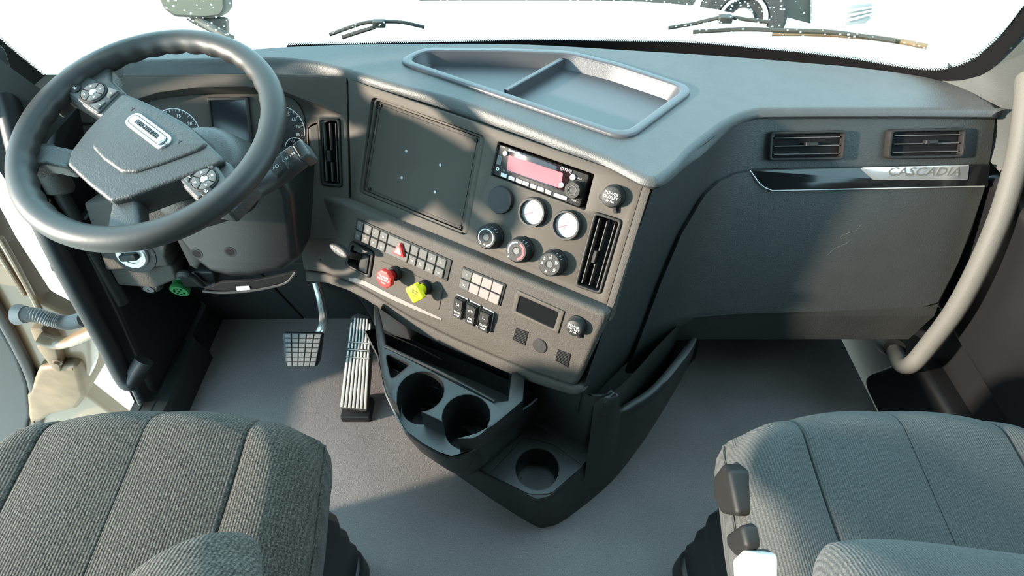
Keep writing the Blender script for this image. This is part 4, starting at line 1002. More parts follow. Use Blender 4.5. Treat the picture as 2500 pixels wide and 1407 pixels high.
# ================================================================== LEFT LOWER CONTROLS
u, v = FL.uv(322, 622, 0.004)
t = thing('headlamp_switch', 'round rotary headlamp switch on the lower left dash panel', 'rotary switch', FL.P(u, v, 0))
mk('bezel', lathe(FL, u, v, [(0.050, -0.001), (0.049, 0.0015), (0.044, 0.0020), (0.040, 0.0012)], 40), 'softblack', t)
mk('dial', lathe(FL, u, v, [(0.034, 0.0), (0.034, 0.006), (0.031, 0.010), (0.020, 0.010), (0.019, 0.008)], 36), 'silver', t)
mk('grip', slab(FL, rrect(u, v, 0.040, 0.016, 0.006, 0.1), 0.004, 0.022, 0.004, 3), 'knob', t)
FV = frame((-0.85, 0.885, 0.45), 0, -8)
u, v = FV.uv(367, 698)
t = thing('ignition_lock', 'chrome ignition lock cylinder under the lower left dash panel', 'lock', FV.P(u, v, 0))
mk('lock_housing', lathe(FV, u, v, [(0.027, -0.03), (0.026, -0.004), (0.022, 0.004), (0.018, 0.004)], 32), 'grain', t)
mk('lock_ring', lathe(FV, u, v, [(0.0185, -0.004), (0.0185, 0.009), (0.0165, 0.012), (0.0130, 0.012)], 28), 'chrome', t)
mk('key_barrel', lathe(FV, u, v, [(0.012, 0.0), (0.012, 0.0125), (0, 0.0128)], 24), 'silver', t)
mk('key_slot', slab(FV, rrect(u, v, 0.002, 0.010, 0.0005, 0.2, 1), 0.0125, 0.0131), 'void', t)
u, v = FV.uv(432, 726, 0.02)
t = thing('diagnostic_port', 'green round diagnostic connector below the ignition lock', 'connector', FV.P(u, v, -0.02))
mk('connector_shell', lathe(FV, u, v, [(0.021, -0.045), (0.021, -0.030), (0.0225, -0.028), (0.0225, -0.020), (0.0205, -0.018), (0.0205, -0.008), (0.0225, -0.006), (0.0225, 0.002), (0.0195, 0.0)], 32), 'green', t)
fc_ = mk('connector_face', lathe(FV, u, v, [(0.0195, -0.004), (0.0195, 0.0035), (0, 0.004)], 28), 'green', t)
for k in range(8):
    a = 2*math.pi*k/8; rr = 0.0115 if k else 0.0
    mk('pin_hole', lathe(FV, u+rr*math.cos(a), v+rr*math.sin(a), [(0.0026, 0.003), (0.0026, 0.0045)], 10), 'void', fc_)
mk('retaining_ring', lathe(FV, u+0.004, v+0.012, [(0.028, -0.05), (0.028, -0.034), (0.022, -0.034)], 28), 'knob', t)
hr = [FV.P(*FV.uv(x, y, 0.01), 0.01) for x, y in ((392, 682), (420, 680), (445, 668), (470, 676), (500, 700), (528, 693))]
t = thing('release_lever', 'dark curved release lever beside the ignition lock', 'lever', hr[2])
mk('lever_arm', tube(smooth(hr, 5), [0.004]*8+[0.009]*6+[0.006]*6+[0.004]*6, 10), 'softblack', t)
mk('lever_bracket', slab(FV, rpoly(FV.uvs([(430, 665), (520, 665), (528, 700), (450, 705)], 0.0), 0.006, 3), -0.05, 0.0, 0.004, 2), 'black', t)

# ================================================================== PEDALS
pb = V3((-0.545, 0.845, 0.17)); FBk = frame(pb, 0, 42)
t = thing('brake_pedal', 'grey ribbed brake pedal on a metal arm', 'pedal', (pb.x, pb.y, 0.05))
bp = FBk.uvs([(690, 812), (788, 814), (780, 880), (772, 896), (705, 896), (694, 880)])
mk('pedal_pad', slab(FBk, rpoly(bp, 0.006, 3), -0.012, 0.0, 0.003, 2), 'black', t)
bq = FBk.uvs([(693, 814), (786, 816), (770, 895), (700, 895)], 0.004)
for i in range(5):
    for j in range(7):
        mk('tread_block', slab(FBk, sub(bq, i*0.2+0.012, j/7+0.008, (i+1)*0.2-0.012, (j+1)/7-0.008), -0.001, 0.005, 0.0012, 1), 'pedal_rubber', t)
arm = [aty(772, 690, 1.02), aty(783, 730, 0.99), aty(790, 775, 0.94), aty(786, 800, 0.905), aty(770, 830, 0.885)]
ap = smooth(arm, 5)
mk('pedal_arm', tube(ap, 0.0115, 10, 0.7), 'alu', t)
mk('arm_rib', tube([p+V3((0.006, -0.011, 0.004)) for p in ap], 0.003, 6), 'alu', t)
ab, at_ = V3((-0.420, 0.744, 0.030)), V3((-0.407, 0.944, 0.200))
d = (at_-ab).normalized(); hN = V3((1, 0, 0)); hN = (hN-d*hN.dot(d)).normalized(); FAc = Fr(ab, hN, d, hN.cross(d))
t = thing('accelerator_pedal', 'long grey ribbed accelerator pedal standing on the floor', 'pedal', (ab.x, ab.y, 0.0))
ac = FAc.uvs([(828, 998), (897, 1006), (913, 800), (902, 772), (875, 764), (858, 772), (852, 800)])
mk('treadle', slab(FAc, rpoly(ac, 0.006, 3), -0.014, 0.0, 0.003, 2), 'softblack', t)
aq = FAc.uvs([(857, 768), (908, 772), (896, 1003), (829, 996)], 0.004)
for i in range(7):
    for a, b in ((0.03 if 0 < i < 6 else 0.08, 0.285), (0.30, 0.36), (0.385, 0.445), (0.46, 0.99)):
        mk('rib', slab(FAc, sub(aq, i/7+0.022, a, (i+1)/7-0.022, b), -0.001, 0.0055, 0.0015, 1), 'alu', t)
for a in (0.292, 0.372, 0.452): mk('cross_rib', slab(FAc, sub(aq, 0.01, a-0.006, 0.99, a+0.006), -0.001, 0.005, 0.001, 1), 'alu', t)
mk('pedal_heel', slab(flat(0), rpoly([(ab.x-0.04, ab.y-0.015), (ab.x+0.04, ab.y-0.015), (ab.x+0.04, ab.y+0.05), (ab.x-0.04, ab.y+0.05)], 0.006), 0.0, 0.022, 0.004, 2), 'black', t)
mk('pedal_housing', tube([V3((-0.40, 1.00, 0.29)), V3((-0.40, 1.07, 0.16)), V3((-0.40, 1.08, 0.02))], [0.045, 0.055, 0.03], 20), 'gloss', t)

# ================================================================== CENTRE CONSOLE
t = thing('center_console', 'black floor console with cup holders below the centre stack', 'console', (0.05, 0.7, 0.0))
# base
b_bot = [(-0.245, 0.80), (-0.20, 0.64), (-0.10, 0.555), (0.045, 0.462), (0.085, 0.456), (0.13, 0.474), (0.2336, 0.551), (0.305, 0.625), (0.386, 0.729), (0.468, 0.859), (0.51, 1.0), (-0.245, 1.0)]
b_top = [(-0.245, 0.80), (-0.20, 0.63), (-0.10, 0.545), (0.035, 0.468), (0.065, 0.462), (0.095, 0.475), (0.162, 0.537), (0.225, 0.60), (0.30, 0.69), (0.40, 0.83), (0.47, 1.0), (-0.245, 1.0)]
bb, bt = smooth2(b_bot, 4), smooth2(b_top, 4)
def ringz(l, z): return [V3((x, y, z)) for x, y in l]
def mixl(a, b, k): return [(p[0]*(1-k)+q[0]*k, p[1]*(1-k)+q[1]*k) for p, q in zip(a, b)]
cup3 = atz(1312, 1146, 0.15)
g = G()
g.add(grid([ringz(bb, 0.0), ringz(mixl(bb, bt, 0.12), 0.03), ringz(mixl(bb, bt, 0.14), 0.032), ringz(mixl(bb, bt, 0.9), 0.138), ringz(bt, 0.146), ringz(offs(ccw(bt), 0.004) if area(bt) > 0 else bt, 0.15)], cu=True))
inn = offs(ccw(bt), 0.004)
g.add(slab(flat(0), [inn, circ(cup3.x, cup3.y, 0.0475, 40)], 0.10, 0.15))
mk('console_base', g, 'console_skin', t, 40)
def cup(x, y, z, r, depth, nm='cup_holder'):
    fr = flat(z)
    return mk(nm, lathe(fr, x, y, [(r*1.06, -0.004), (r*1.05, 0.0018), (r*1.01, 0.0022), (r*0.985, 0.0), (r*0.95, -depth), (r*0.80, -depth), (r*0.78, -depth+0.003), (0, -depth+0.003)], 48, opened=True), 'console', t)
cup(cup3.x, cup3.y, 0.15, 0.0475, 0.075)
pt_ = [atz(1193, 1160, 0.15), atz(1290, 1208, 0.15), atz(1345, 1208, 0.15), atz(1424, 1139, 0.15), atz(1350, 1086, 0.15), atz(1280, 1068, 0.15)]
mk('holder_plate', slab(flat(0.15), [rpoly([(p.x, p.y) for p in pt_], [0.004, 0.03, 0.03, 0.004, 0.004, 0.01], 5), circ(cup3.x, cup3.y, 0.049, 40)], -0.002, 0.0025, 0.001, 1), 'console', t)
# upper body of the console
ub = [(-0.30, 0.95), (-0.25, 0.84), (-0.05, 0.718), (0.09, 0.632), (0.145, 0.590), (0.176, 0.582), (0.225, 0.608), (0.31, 0.70), (0.41, 0.82), (0.45, 1.0), (-0.30, 1.0)]
ubs = smooth2(ub, 4)
g = G(); g.add(grid([ringz(offs(ccw(ubs), -0.016), 0.146), ringz(offs(ccw(ubs), -0.004), 0.158), ringz(offs(ccw(ubs), 0.0), 0.175), ringz(offs(ccw(ubs), 0.0), 0.35), ringz(offs(ccw(ubs), 0.002), 0.375)], cu=True))
mk('console_tower', g, 'console_skin', t, 45)
# shoulder under the switch panel corner
# side pocket skin
tp = [V3((0.168, 0.584, 0.365)), V3((0.196, 0.583, 0.365)), V3((0.220, 0.592, 0.36)), V3((0.229, 0.594, 0.30)), V3((0.237, 0.597, 0.284)), V3((0.250, 0.603, 0.282)), V3((0.316, 0.644, 0.289)), V3((0.383, 0.713, 0.297)), V3((0.432, 0.776, 0.303)), V3((0.46, 0.85, 0.31))]
bo = [V3((0.166, 0.499, 0.0)), V3((0.205, 0.529, 0.0)), V3((0.2336, 0.551, 0.0)), V3((0.243, 0.560, 0.0)), V3((0.252, 0.568, 0.0)), V3((0.266, 0.582, 0.0)), V3((0.345, 0.672, 0.0)), V3((0.405, 0.757, 0.0)), V3((0.462, 0.850, 0.0)), V3((0.50, 0.93, 0.0))]
ts, bs = tp[:5]+smooth(tp[5:], 6), bo[:5]+smooth(bo[5:], 6)
outr = [[a.lerp(b, k/10)+V3((0.55, -0.5, 0)).normalized()*0.010*math.sin(math.pi*k/10)*min(1.0, max(0.0, (a.x-0.22)/0.06)) for a, b in zip(ts, bs)] for k in range(11)]
inr = [[p+V3((-0.010, 0.011, 0)) for p in r] for r in reversed(outr)]
mk('side_pocket', grid([[p+V3((-0.012, 0.013, -0.06)) for p in ts], [p+V3((-0.011, 0.012, 0.0)) for p in ts], [p+V3((-0.006, 0.006, 0.004)) for p in ts]]+outr), 'console_skin', t, 60)
lk = axisframe(V3((0.206, 0.574, 0.27)), (0.45, -0.88, 0.16))
lkp = lk.uvs([(1478, 985), (1500, 960), (1506, 965), (1502, 1000), (1482, 1018), (1474, 1012)], 0.002)
mk('pocket_button', slab(lk, rpoly(lkp, 0.004, 3), -0.01, 0.0015, 0.001, 2), 'console_skin', t)
for (x0, y0), (x1, y1) in (((1366, 1252), (1402, 1228)), ((1444, 1192), (1478, 1168))):
    a, b = atz(x0, y0, 0.022), atz(x1, y1, 0.022)
    mk('base_clip', bar(a+V3((0.004, -0.004, 0)), b+V3((0.004, -0.004, 0)), 0.006, 0.010), 'silver', t)
# upper cup-holder tray
ZU, ZN = 0.36, 0.305
up_px = [(919, 820), (924, 880), (934, 925), (950, 965), (970, 988)]
mid1 = [(1022, 1002), (1016, 996), (1022, 990), (1090, 1028)]
c1p, c2p = atz(1027, 955, ZU), atz(1138, 1015, ZU)
R_ = 0.0475
full_px = [(912, 742), (919, 828), (932, 917), (948, 965), (975, 1018), (992, 1045), (1030, 1075), (1066, 1093), (1100, 1098), (1150, 1082), (1204, 1048), (1239, 1015), (1277, 978), (1282, 922)]
Fu = flat(ZU)
full = [Fu.uv(*p) for p in full_px]
# body below the notch level
low = smooth2([flat(ZN).uv(*p) for p in [(912, 800), (920, 870), (934, 945), (950, 985), (972, 1028), (990, 1056), (1030, 1085), (1068, 1107), (1102, 1119), (1150, 1105), (1205, 1065), (1240, 1032), (1278, 1000), (1284, 945)]], 3)
lo_in = offs(ccw(low), 0.0)
g = G()
shr = lambda k: [(p[0]*(1-k)+(-0.06)*k, p[1]*(1-k)+(0.66)*k) for p in ccw(low)]
g.add(grid([ringz(shr(0.40), 0.125), ringz(shr(0.26), 0.130), ringz(shr(0.17), 0.15), ringz(shr(0.09), 0.20), ringz(shr(0.02), 0.27), ringz(shr(0.0), ZN-0.003), ringz(offs(ccw(low), 0.003), ZN)], cu=True))
lowtop = [flat(ZN).uv(*p) for p in [(936, 892), (938, 945), (953, 985), (975, 1026), (993, 1053), (1032, 1082), (1070, 1103), (1102, 1114), (1148, 1101), (1202, 1063), (1236, 1033), (1210, 1012)]]
g.add(slab(flat(0), [lowtop, circ(c1p.x, c1p.y, R_, 40), circ(c2p.x, c2p.y, R_, 40)], ZN-0.004, ZN))
Fbf = Fr((0, 0, 0.235), MH, MM, (0, 0, 1))
g.add(slab(Fbf, [(-0.645, 0.46), (-0.33, 0.44), (-0.33, 0.60), (-0.66, 0.60)], -0.01, 0.0))
mk('holder_bowl', g, 'console', t, 40)
def arcpts(c, r, a0, a1, n):
    return [(c.x+r*math.cos(math.radians(a0+(a1-a0)*k/n)), c.y+r*math.sin(math.radians(a0+(a1-a0)*k/n))) for k in range(n+1)]
# notch level wall: upper part with the two cups opened to the front
dirf = -MM
fa = math.degrees(math.atan2(dirf.y, dirf.x))
lft_pts = [Fu.uv(*p) for p in [(922, 746), (913, 742), (919, 828), (932, 917), (948, 965), (969, 988)]]
rgt_pts = [Fu.uv(*p) for p in [(1118, 1071), (1165, 1062), (1204, 1040), (1239, 1011), (1277, 978), (1282, 922), (1250, 906), (1240, 978), (1206, 982), (944, 848)]]
l_ = lft_pts+arcpts(c1p, R_, fa-55, fa-360+38, 26)+arcpts(c2p, R_, fa-40, fa-360+45, 26)+rgt_pts
tri_h = [Fu.uv(*p) for p in [(941, 862), (1000, 889), (955, 926)]]
mk('holder_top', slab(Fu, [l_, rpoly(tri_h, 0.006, 3)], ZN-ZU, 0.0, 0.003, 2), 'console', t, 40)
for c in (c1p, c2p):
    fr = flat(ZN); mk('cup_holder', lathe(fr, c.x, c.y, [(R_*1.0, 0.0), (R_*0.985, -0.002), (R_*0.95, -0.10), (R_*0.8, -0.10), (R_*0.78, -0.098), (0, -0.098)], 48, opened=True), 'console', t)
# inner curve of the notch floor between the cups and the front
mk('holder_ridge', tube([V3((atz(x, y, ZU).x, atz(x, y, ZU).y, ZU+0.001)) for x, y in ((941, 846), (1080, 912), (1208, 981))], 0.0035, 8), 'console', t)
# back wall of the storage bin above the cups
FBn = frame(MM*0.578+V3((0, 0, 0.30)), 31.5, 3)
mk('bin_panel', slab(FBn, rpoly(FBn.uvs([(912, 735), (1050, 800), (1048, 862), (912, 795)]), 0.004, 3), -0.02, 0.0, 0.004, 2), 'console', t)
mk('bin_panel', slab(FBn, rpoly(FBn.uvs([(1066, 806), (1248, 890), (1240, 950), (1066, 862)]), 0.004, 3), -0.02, -0.004, 0.004, 2), 'console', t)
mk('bin_post', slab(FBn, rpoly(FBn.uvs([(1248, 893), (1290, 908), (1284, 960), (1246, 945)]), 0.004, 3), -0.02, 0.012, 0.004, 2), 'console', t)
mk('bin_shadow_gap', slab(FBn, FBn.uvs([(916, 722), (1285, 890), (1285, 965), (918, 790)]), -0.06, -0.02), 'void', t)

# ================================================================== LEFT FOOTWELL, SILL
def extr(name, prof_fn, ys_, m, parent=None): return mk(name, grid([[V3((x, y, z)) for x, z in prof_fn(y)] for y in ys_]), m, parent, 30)
def sillp(y):
    k = 0.02 if y > 0.95 else 0.0
    return [(-0.883-k, 0.0), (-0.890-k, 0.070), (-0.898-k, 0.080), (-0.925-k, 0.082), (-0.927-k, 0.079), (-0.930-k, 0.082), (-0.955-k, 0.083), (-0.957-k, 0.080), (-0.960-k, 0.083), (-0.985, 0.080), (-0.990, 0.02), (-1.0, -0.12)]
sill = extr('trim_3', sillp, [-0.3, 0.3, 0.6, 0.8, 0.94, 0.965, 1.0, 1.1], 'console')
struct(sill, 'black plastic door sill with grooves', 'sill')
kick = mk('kick_panel', [slab(Fr((-0.935, 0, 0), (0, 1, 0), (0, 0, 1), (1, 0, 0)), rpoly([(0.76, 0.08), (1.09, 0.08), (1.09, 0.55), (0.90, 0.55), (0.83, 0.30)], 0.02), -0.03, 0.0, 0.008, 3)], 'black', sill)
# pillar edge strip and door-opening seal
e_ = [atx(60, 440, -0.985), atx(138, 578, -0.975), atx(190, 680, -0.97), atx(240, 776, -0.965), atx(300, 890, -0.96), atx(345, 985, -0.955)]
tag(mk('door_opening_seal', tube(smooth(e_, 5), 0.008, 10), 'rubber_seal'), 'black rubber seal along the driver door opening', 'seal')
pil = [[atx(20, 420, -1.0), atx(120, 590, -0.99), atx(225, 780, -0.98), atx(330, 985, -0.97)], [atx(120, 420, -0.945), atx(190, 560, -0.945), atx(290, 760, -0.94), atx(400, 985, -0.935)]]
struct(mk('trim_4', grid([smooth(l, 5) for l in pil]), 'black'), 'black pillar trim beside the driver door opening', 'trim')
# ---- grab bars
gb = smooth([atx(-10, 175, -0.985), atx(20, 255, -0.975), atx(70, 450, -0.965), atx(115, 562, -0.958), atx(185, 700, -0.95), atx(262, 840, -0.94), atx(300, 915, -0.935), atx(318, 935, -0.925), atx(330, 918, -0.912), atx(345, 893, -0.895)], 6)
t = thing('grab_bar', 'long black grab bar beside the open driver door', 'grab bar', gb[-1], 'pillar grab bars')
mk('bar_tube', tube(gb, 0.0215, 18), 'black', t)
mk('bar_foot', tube([atx(330, 912, -0.91), atx(347, 888, -0.89), atx(352, 880, -0.885)], [0.0205, 0.0205, 0.021], 18), 'softblack', t)
lp1 = smooth([atx(120, 415, -0.93), atx(162, 497, -0.93), atx(200, 560, -0.93), atx(232, 615, -0.93), atx(300, 740, -0.93)], 5)
t = thing('pillar_tube', 'dark upright tube with a grey sleeve behind the steering wheel rim', 'tube', lp1[-1])
mk('tube_body', tube(lp1, 0.014, 14), 'softblack', t)
mk('sleeve', tube([atx(95, 362, -0.93), atx(147, 462, -0.93), atx(150, 470, -0.93)], [0.026, 0.027, 0.022], 16), 'grain', t)
gr = smooth([atx(2505, 130, 1.0), atx(2508, 220, 0.99), atx(2492, 350, 0.985), atx(2462, 470, 0.975), atx(2430, 560, 0.965), atx(2385, 660, 0.957), atx(2330, 760, 0.95), atx(2262, 850, 0.94), atx(2228, 888, 0.935), atx(2205, 893, 0.935), atx(2190, 872, 0.945), atx(2182, 850, 0.96)], 6)
t = thing('grab_bar', 'long pale sunlit grab bar beside the passenger door', 'grab bar', gr[-1], 'pillar grab bars')
mk('bar_tube', tube(gr, 0.0195, 18), 'trim_grey', t)
mk('bar_foot', tube([atx(2184, 852, 0.95), atx(2170, 840, 0.985)], [0.024, 0.030], 16), 'black', t)

# ================================================================== OPEN DRIVER DOOR
YD = 0.92
FDo = Fr((0, YD, 0), (1, 0, 0), (0, 0, 1), (0, -1, 0))
door = thing('door_1', 'open tan painted driver door seen edge on at the left', 'door', (-1.3, YD, -0.4)); door['kind'] = 'structure'
dl = [FDo.uv(-70, 470), FDo.uv(10, 610), FDo.uv(100, 742), FDo.uv(215, 800), FDo.uv(222, 900), FDo.uv(205, 960), (-1.30, -0.55), (-2.0, -0.55), (-2.0, 0.86), (-1.16, 0.86)]
mk('door_shell', slab(FDo, rpoly(dl, 0.03, 4), -0.045, 0.0, 0.012, 4), 'tan', door)
# pressed returns near the hinge side
for pts, w in (([(-90, 470), (-20, 590), (60, 720)], 0.006), ([(0, 580), (40, 650), (85, 735), (108, 790)], 0.007)):
    mk('pressed_rib', tube(smooth([FDo.P(*FDo.uv(x, y, 0.003), 0.003) for x, y in pts], 5), w, 10), 'tan', door)
sl_ = [FDo.P(*FDo.uv(x, y, 0.014), 0.014) for x, y in ((-40, 700), (0, 768), (45, 850), (75, 915), (86, 960), (92, 1010), (80, 1080))]
mk('weather_seal', tube(smooth(sl_, 6), 0.014, 12), 'rubber_seal', door)
ipn = [FDo.uv(x, y, 0.02) for x, y in ((-60, 720), (0, 800), (40, 870), (65, 940), (72, 1010), (50, 1100), (-400, 1100), (-400, 700))]
mk('inner_panel', slab(FDo, rpoly(ipn, 0.02, 3), 0.0, 0.022, 0.008, 3), 'door_panel', door)
# lower tan skirt behind the hinge
sk = [FDo.uv(x, y, -0.03) for x, y in ((120, 860), (215, 850), (232, 930), (210, 960), (150, 975), (95, 1010), (90, 930))]
mk('lower_skirt', slab(FDo, rpoly(sk, 0.02, 3), -0.10, 0.03, 0.015, 3), 'tan_dirty', door)
# hinge
hb = [FDo.P(*FDo.uv(x, y, 0.03), 0.03) for x, y in ((76, 802), (120, 800), (205, 812), (212, 850), (160, 855), (118, 868))]
t = thing('hinge_bracket', 'tan painted door hinge with a bolted plate below the grey conduit', 'hinge', hb[0])
mk('hinge_plate', slab(FDo, rpoly([FDo.uv(x, y, 0.03) for x, y in ((75, 800), (105, 800), (135, 840), (150, 905), (135, 905), (95, 850))], 0.006, 3), 0.0, 0.035, 0.003, 2), 'tan_dirty', t)
mk('hinge_arm', tube(smooth([FDo.P(*FDo.uv(x, y, 0.05), 0.05) for x, y in ((95, 825), (150, 838), (205, 818), (240, 800))], 5), [0.020]*8+[0.026]*8, 12, 0.6), 'tan', t)
u, v = FDo.uv(139, 886, 0.036)
mk('hinge_bolt', lathe(FDo, u, v, [(0.013, 0.03), (0.013, 0.036), (0.009, 0.037), (0.009, 0.045), (0, 0.046)], 12), 'tan_dirty', t)
cp = smooth([FDo.P(*FDo.uv(x, y, 0.07), 0.07) for x, y in ((58, 768), (90, 770), (130, 782), (165, 788), (205, 780))], 14)
t = thing('wiring_conduit', 'grey corrugated wiring conduit crossing the door hinge', 'conduit', cp[0])
mk('corrugated_sleeve', tube(cp, [0.0155 if k % 2 else 0.0185 for k in range(len(cp))], 16), 'conduit', t, 20)
mk('conduit_boot', tube([cp[0]+V3((-0.015, 0, 0)), cp[2]], [0.026, 0.021], 16), 'conduit', t)

# ================================================================== SEATS
def seat(name, label, cx, yf, zt, hw, length, tilt, seam_f, seam_b, group, fab):
    t = thing(name, label, 'seat', (cx, yf-length*0.5, 0.0), group)
    NA, NB = 150, 90; rows = []
    sn, cs = math.sin(tilt), math.cos(tilt)
    def surf(a, b, drop):
        K = 0.34
        x = a*math.sqrt(1-K*b*b/2 if b > 0 else 1-0.10*b*b/2)*hw
        y = b*math.sqrt(1-K*a*a/2)*length/2-length/2
        return x, y+0.010*(1-a*a)*max(0.0, b)
    c0 = 0.57; base = [-1+2*i/70 for i in range(71)]
    fine = [q+d for q in (-c0, 0.0, c0) for d in (-0.022, -0.014, -0.009, -0.006, -0.003, 0.0, 0.003, 0.006, 0.009, 0.014, 0.022)]
    cols = sorted([x for x in base if min(abs(x-q) for q in (-c0, 0.0, c0)) > 0.027]+fine); NA = len(cols)-1
    for j in range(NB+1):
        b = -1+2*j/NB; row = []
        kf = (b+1)/2; ss = seam_b+(seam_f-seam_b)*kf
        for c in cols:
            a = c/c0*ss if abs(c) <= c0 else math.copysign(ss+(abs(c)-c0)/(1-c0)*(1-ss), c)
            r = (abs(a)**10+abs(b)**10)**0.1; x, y = surf(a, b, 0)
            rr = min(1.15, max(0, (r-0.80)/0.20)); z = zt-0.042*rr**2.4
            z += 0.014*(1-a*a)-0.010*math.exp(-((a)/0.45)**2)*(b*0.5+0.5)*0.4
            for q, dpt, wd in ((c0, 0.0065, 0.0065), (-c0, 0.0065, 0.0065), (0.0, 0.0016, 0.004)): z -= dpt*math.exp(-((c-q)/wd)**2)
            z += 0.010*math.sin(math.pi*min(1.0, (abs(a)-ss)/(1-ss))) if abs(a) > ss else 0.006*abs(math.sin(a/ss*math.pi))
            # lean the cushion back
            yy = y; row.append(V3((cx+x, yf+yy*cs, z+yy*sn)))
        rows.append(row)
    g = G(); g.add(grid(rows))
    edge = [rows[0][i] for i in range(NA+1)]+[rows[j][NA] for j in range(1, NB+1)]+[rows[NB][i] for i in range(NA-1, -1, -1)]+[rows[j][0] for j in range(NB-1, 0, -1)]
    ce = V3((cx, yf-length/2, 0))
    def sk(k, dz): return [V3((ce.x+(p.x-ce.x)*k, ce.y+(p.y-ce.y)*k, p.z+dz)) for p in edge]
    g.add(grid([sk(1.0, 0), sk(1.012, -0.012), sk(1.008, -0.03), sk(1.018, -0.034), sk(1.015, -0.075), sk(0.99, -0.115), sk(0.93, -0.125)], cu=True))
    cu_ = mk('cushion', g, fab, t, 60)
    pp = [V3((p.x*1.0, p.y, p.z)) for p in sk(1.016, -0.032)]
    mk('piping', tube(pp[::2]+[pp[0]], 0.0026, 6), fab, cu_)
    z0 = zt-length*sn
    bz = [rrect(cx, yf-length*0.52, hw*1.72*k, length*0.9*k, 0.05) for k in (1.0, 0.97, 1.0, 0.97, 1.0, 0.97, 1.0, 0.97, 1.0)]
    mk('suspension_bellows', grid([[V3((x, y, 0.44-0.045*i)) for x, y in l] for i, l in enumerate(bz)], cu=True, flip=True), 'black', t, 20)
    mk('seat_base', slab(flat(0), rrect(cx, yf-length*0.55, hw*1.8, length*0.92, 0.05), 0.0, 0.085, 0.015, 3), 'black', t)
    return t
ds = seat('driver_seat', 'grey woven cloth seat cushion in front of the steering wheel', -0.553, 0.438, 0.585, 0.262, 0.53, math.radians(6), 0.64, 0.50, 'cloth seats', 'driver_fabric')
ps = seat('passenger_seat', 'grey woven cloth seat cushion on the passenger side', 0.590, 0.438, 0.585, 0.258, 0.53, math.radians(6), 0.64, 0.50, 'cloth seats', 'passenger_fabric')
def pad(parent, pts, ra, rb, up=0.62):
    P = smooth(pts, 6); n = len(P); R = []
    for i in range(n):
        k = i/(n-1); e = math.sqrt(max(0.0, 1-(1-min(1, k/0.22))**2)) if k < 0.22 else 1
        R.append(max(0.004, (ra+(rb-ra)*k)*e))
    return mk('armrest', tube(P, R, 28, up), 'driver_fabric', parent, 60)
pad(ds, [att(428, 1348, 0.535)+V3((0, 0, -0.035)), att(420, 1400, 0.50)+V3((0, -0.01, -0.04)), att(405, 1520, 0.44)+V3((0, -0.05, -0.045)), V3((-0.26, -0.25, 0.82))], 0.066, 0.070, 0.62)
def passenger_arm():
    a = [att(1995, 1398, 0.50), att(2060, 1372, 0.50), att(2130, 1360, 0.50), att(2230, 1359, 0.505), att(2340, 1368, 0.515), att(2440, 1380, 0.525), att(2560, 1394, 0.535), att(2700, 1410, 0.545)]
    P = [p+V3((0, -0.062, -0.030)) for p in smooth(a, 6)]; n = len(P); rows = []
    for i, p in enumerate(P):
        k = i/(n-1); e = math.sqrt(max(0.0, 1-(1-min(1, k/0.20))**2)) if k < 0.20 else 1.0
        e = max(e, 0.03)
        rows.append([p+V3((0, 0.085*e*math.cos(2*math.pi*q/26), 0.048*e*math.sin(2*math.pi*q/26))) for q in range(26)])
    return mk('armrest', capped(rows), 'passenger_fabric', ps, 60)
passenger_arm()
# height and slide handles beside the passenger cushion
FH = Fr((0.335, 0, 0), (0, 1, 0), (0, 0, 1), (-1, 0, 0))
def lever_blob(nm, px, m, w0=-0.02, w1=0.012):
    l = [FH.uv(x, y, w1) for x, y in px]; return mk(nm, slab(FH, rpoly(l, 0.010, 4), w0, w1, 0.008, 4), m, ps)
lever_blob('seat_handle', [(1762, 1132), (1778, 1150), (1800, 1262), (1758, 1255), (1740, 1215), (1738, 1165)], 'knob')
lever_blob('seat_handle', [(1808, 1278), (1822, 1340), (1790, 1358), (1772, 1335), (1770, 1305)], 'knob')
lever_blob('buckle_cover', [(1808, 1342), (1838, 1350), (1850, 1430), (1790, 1430), (1785, 1365)], 'white_plastic')

# ================================================================== OUTSIDE THE WINDSHIELD
def hoodz(x, y): return 0.66-0.15*(y-1.4)-0.06*(y-1.4)**2-0.03*(abs(x)/0.82)**4
hr_ = [[V3((-0.95+1.9*i/24, y, hoodz(-0.95+1.9*i/24, y))) for i in range(25)] for y in [1.42+1.0*j/14 for j in range(15)]]
g = G(); g.add(grid(hr_)); fr_ = hr_[-1]; g.add(grid([fr_, [p+V3((0, 0.10, -0.12)) for p in fr_], [p+V3((0, 0.12, -0.6)) for p in fr_]]))
for sd in (0, -1):
    ed = [r[sd] for r in hr_]; dx = -0.06 if sd == 0 else 0.06
    g.add(grid([ed, [p+V3((dx*0.5, 0, -0.05)) for p in ed], [p+V3((dx, 0, -0.5)) for p in ed]], flip=sd == 0))
tag(mk('hood', g, 'white_paint', None, 50), 'white truck hood beyond the windshield', 'hood')
tag(mk('cowl_panel', grid([[V3((-0.84+1.68*i/20, 1.38-0.14*abs(-1+2*i/20)**2.2, 0.69)) for i in range(21)], [V3((-0.84+1.68*i/20, 1.46-0.12*abs(-1+2*i/20)**2.2, 0.64)) for i in range(21)]]), 'white_plastic'), 'pale cowl panel at the foot of the windshield', 'cowl')
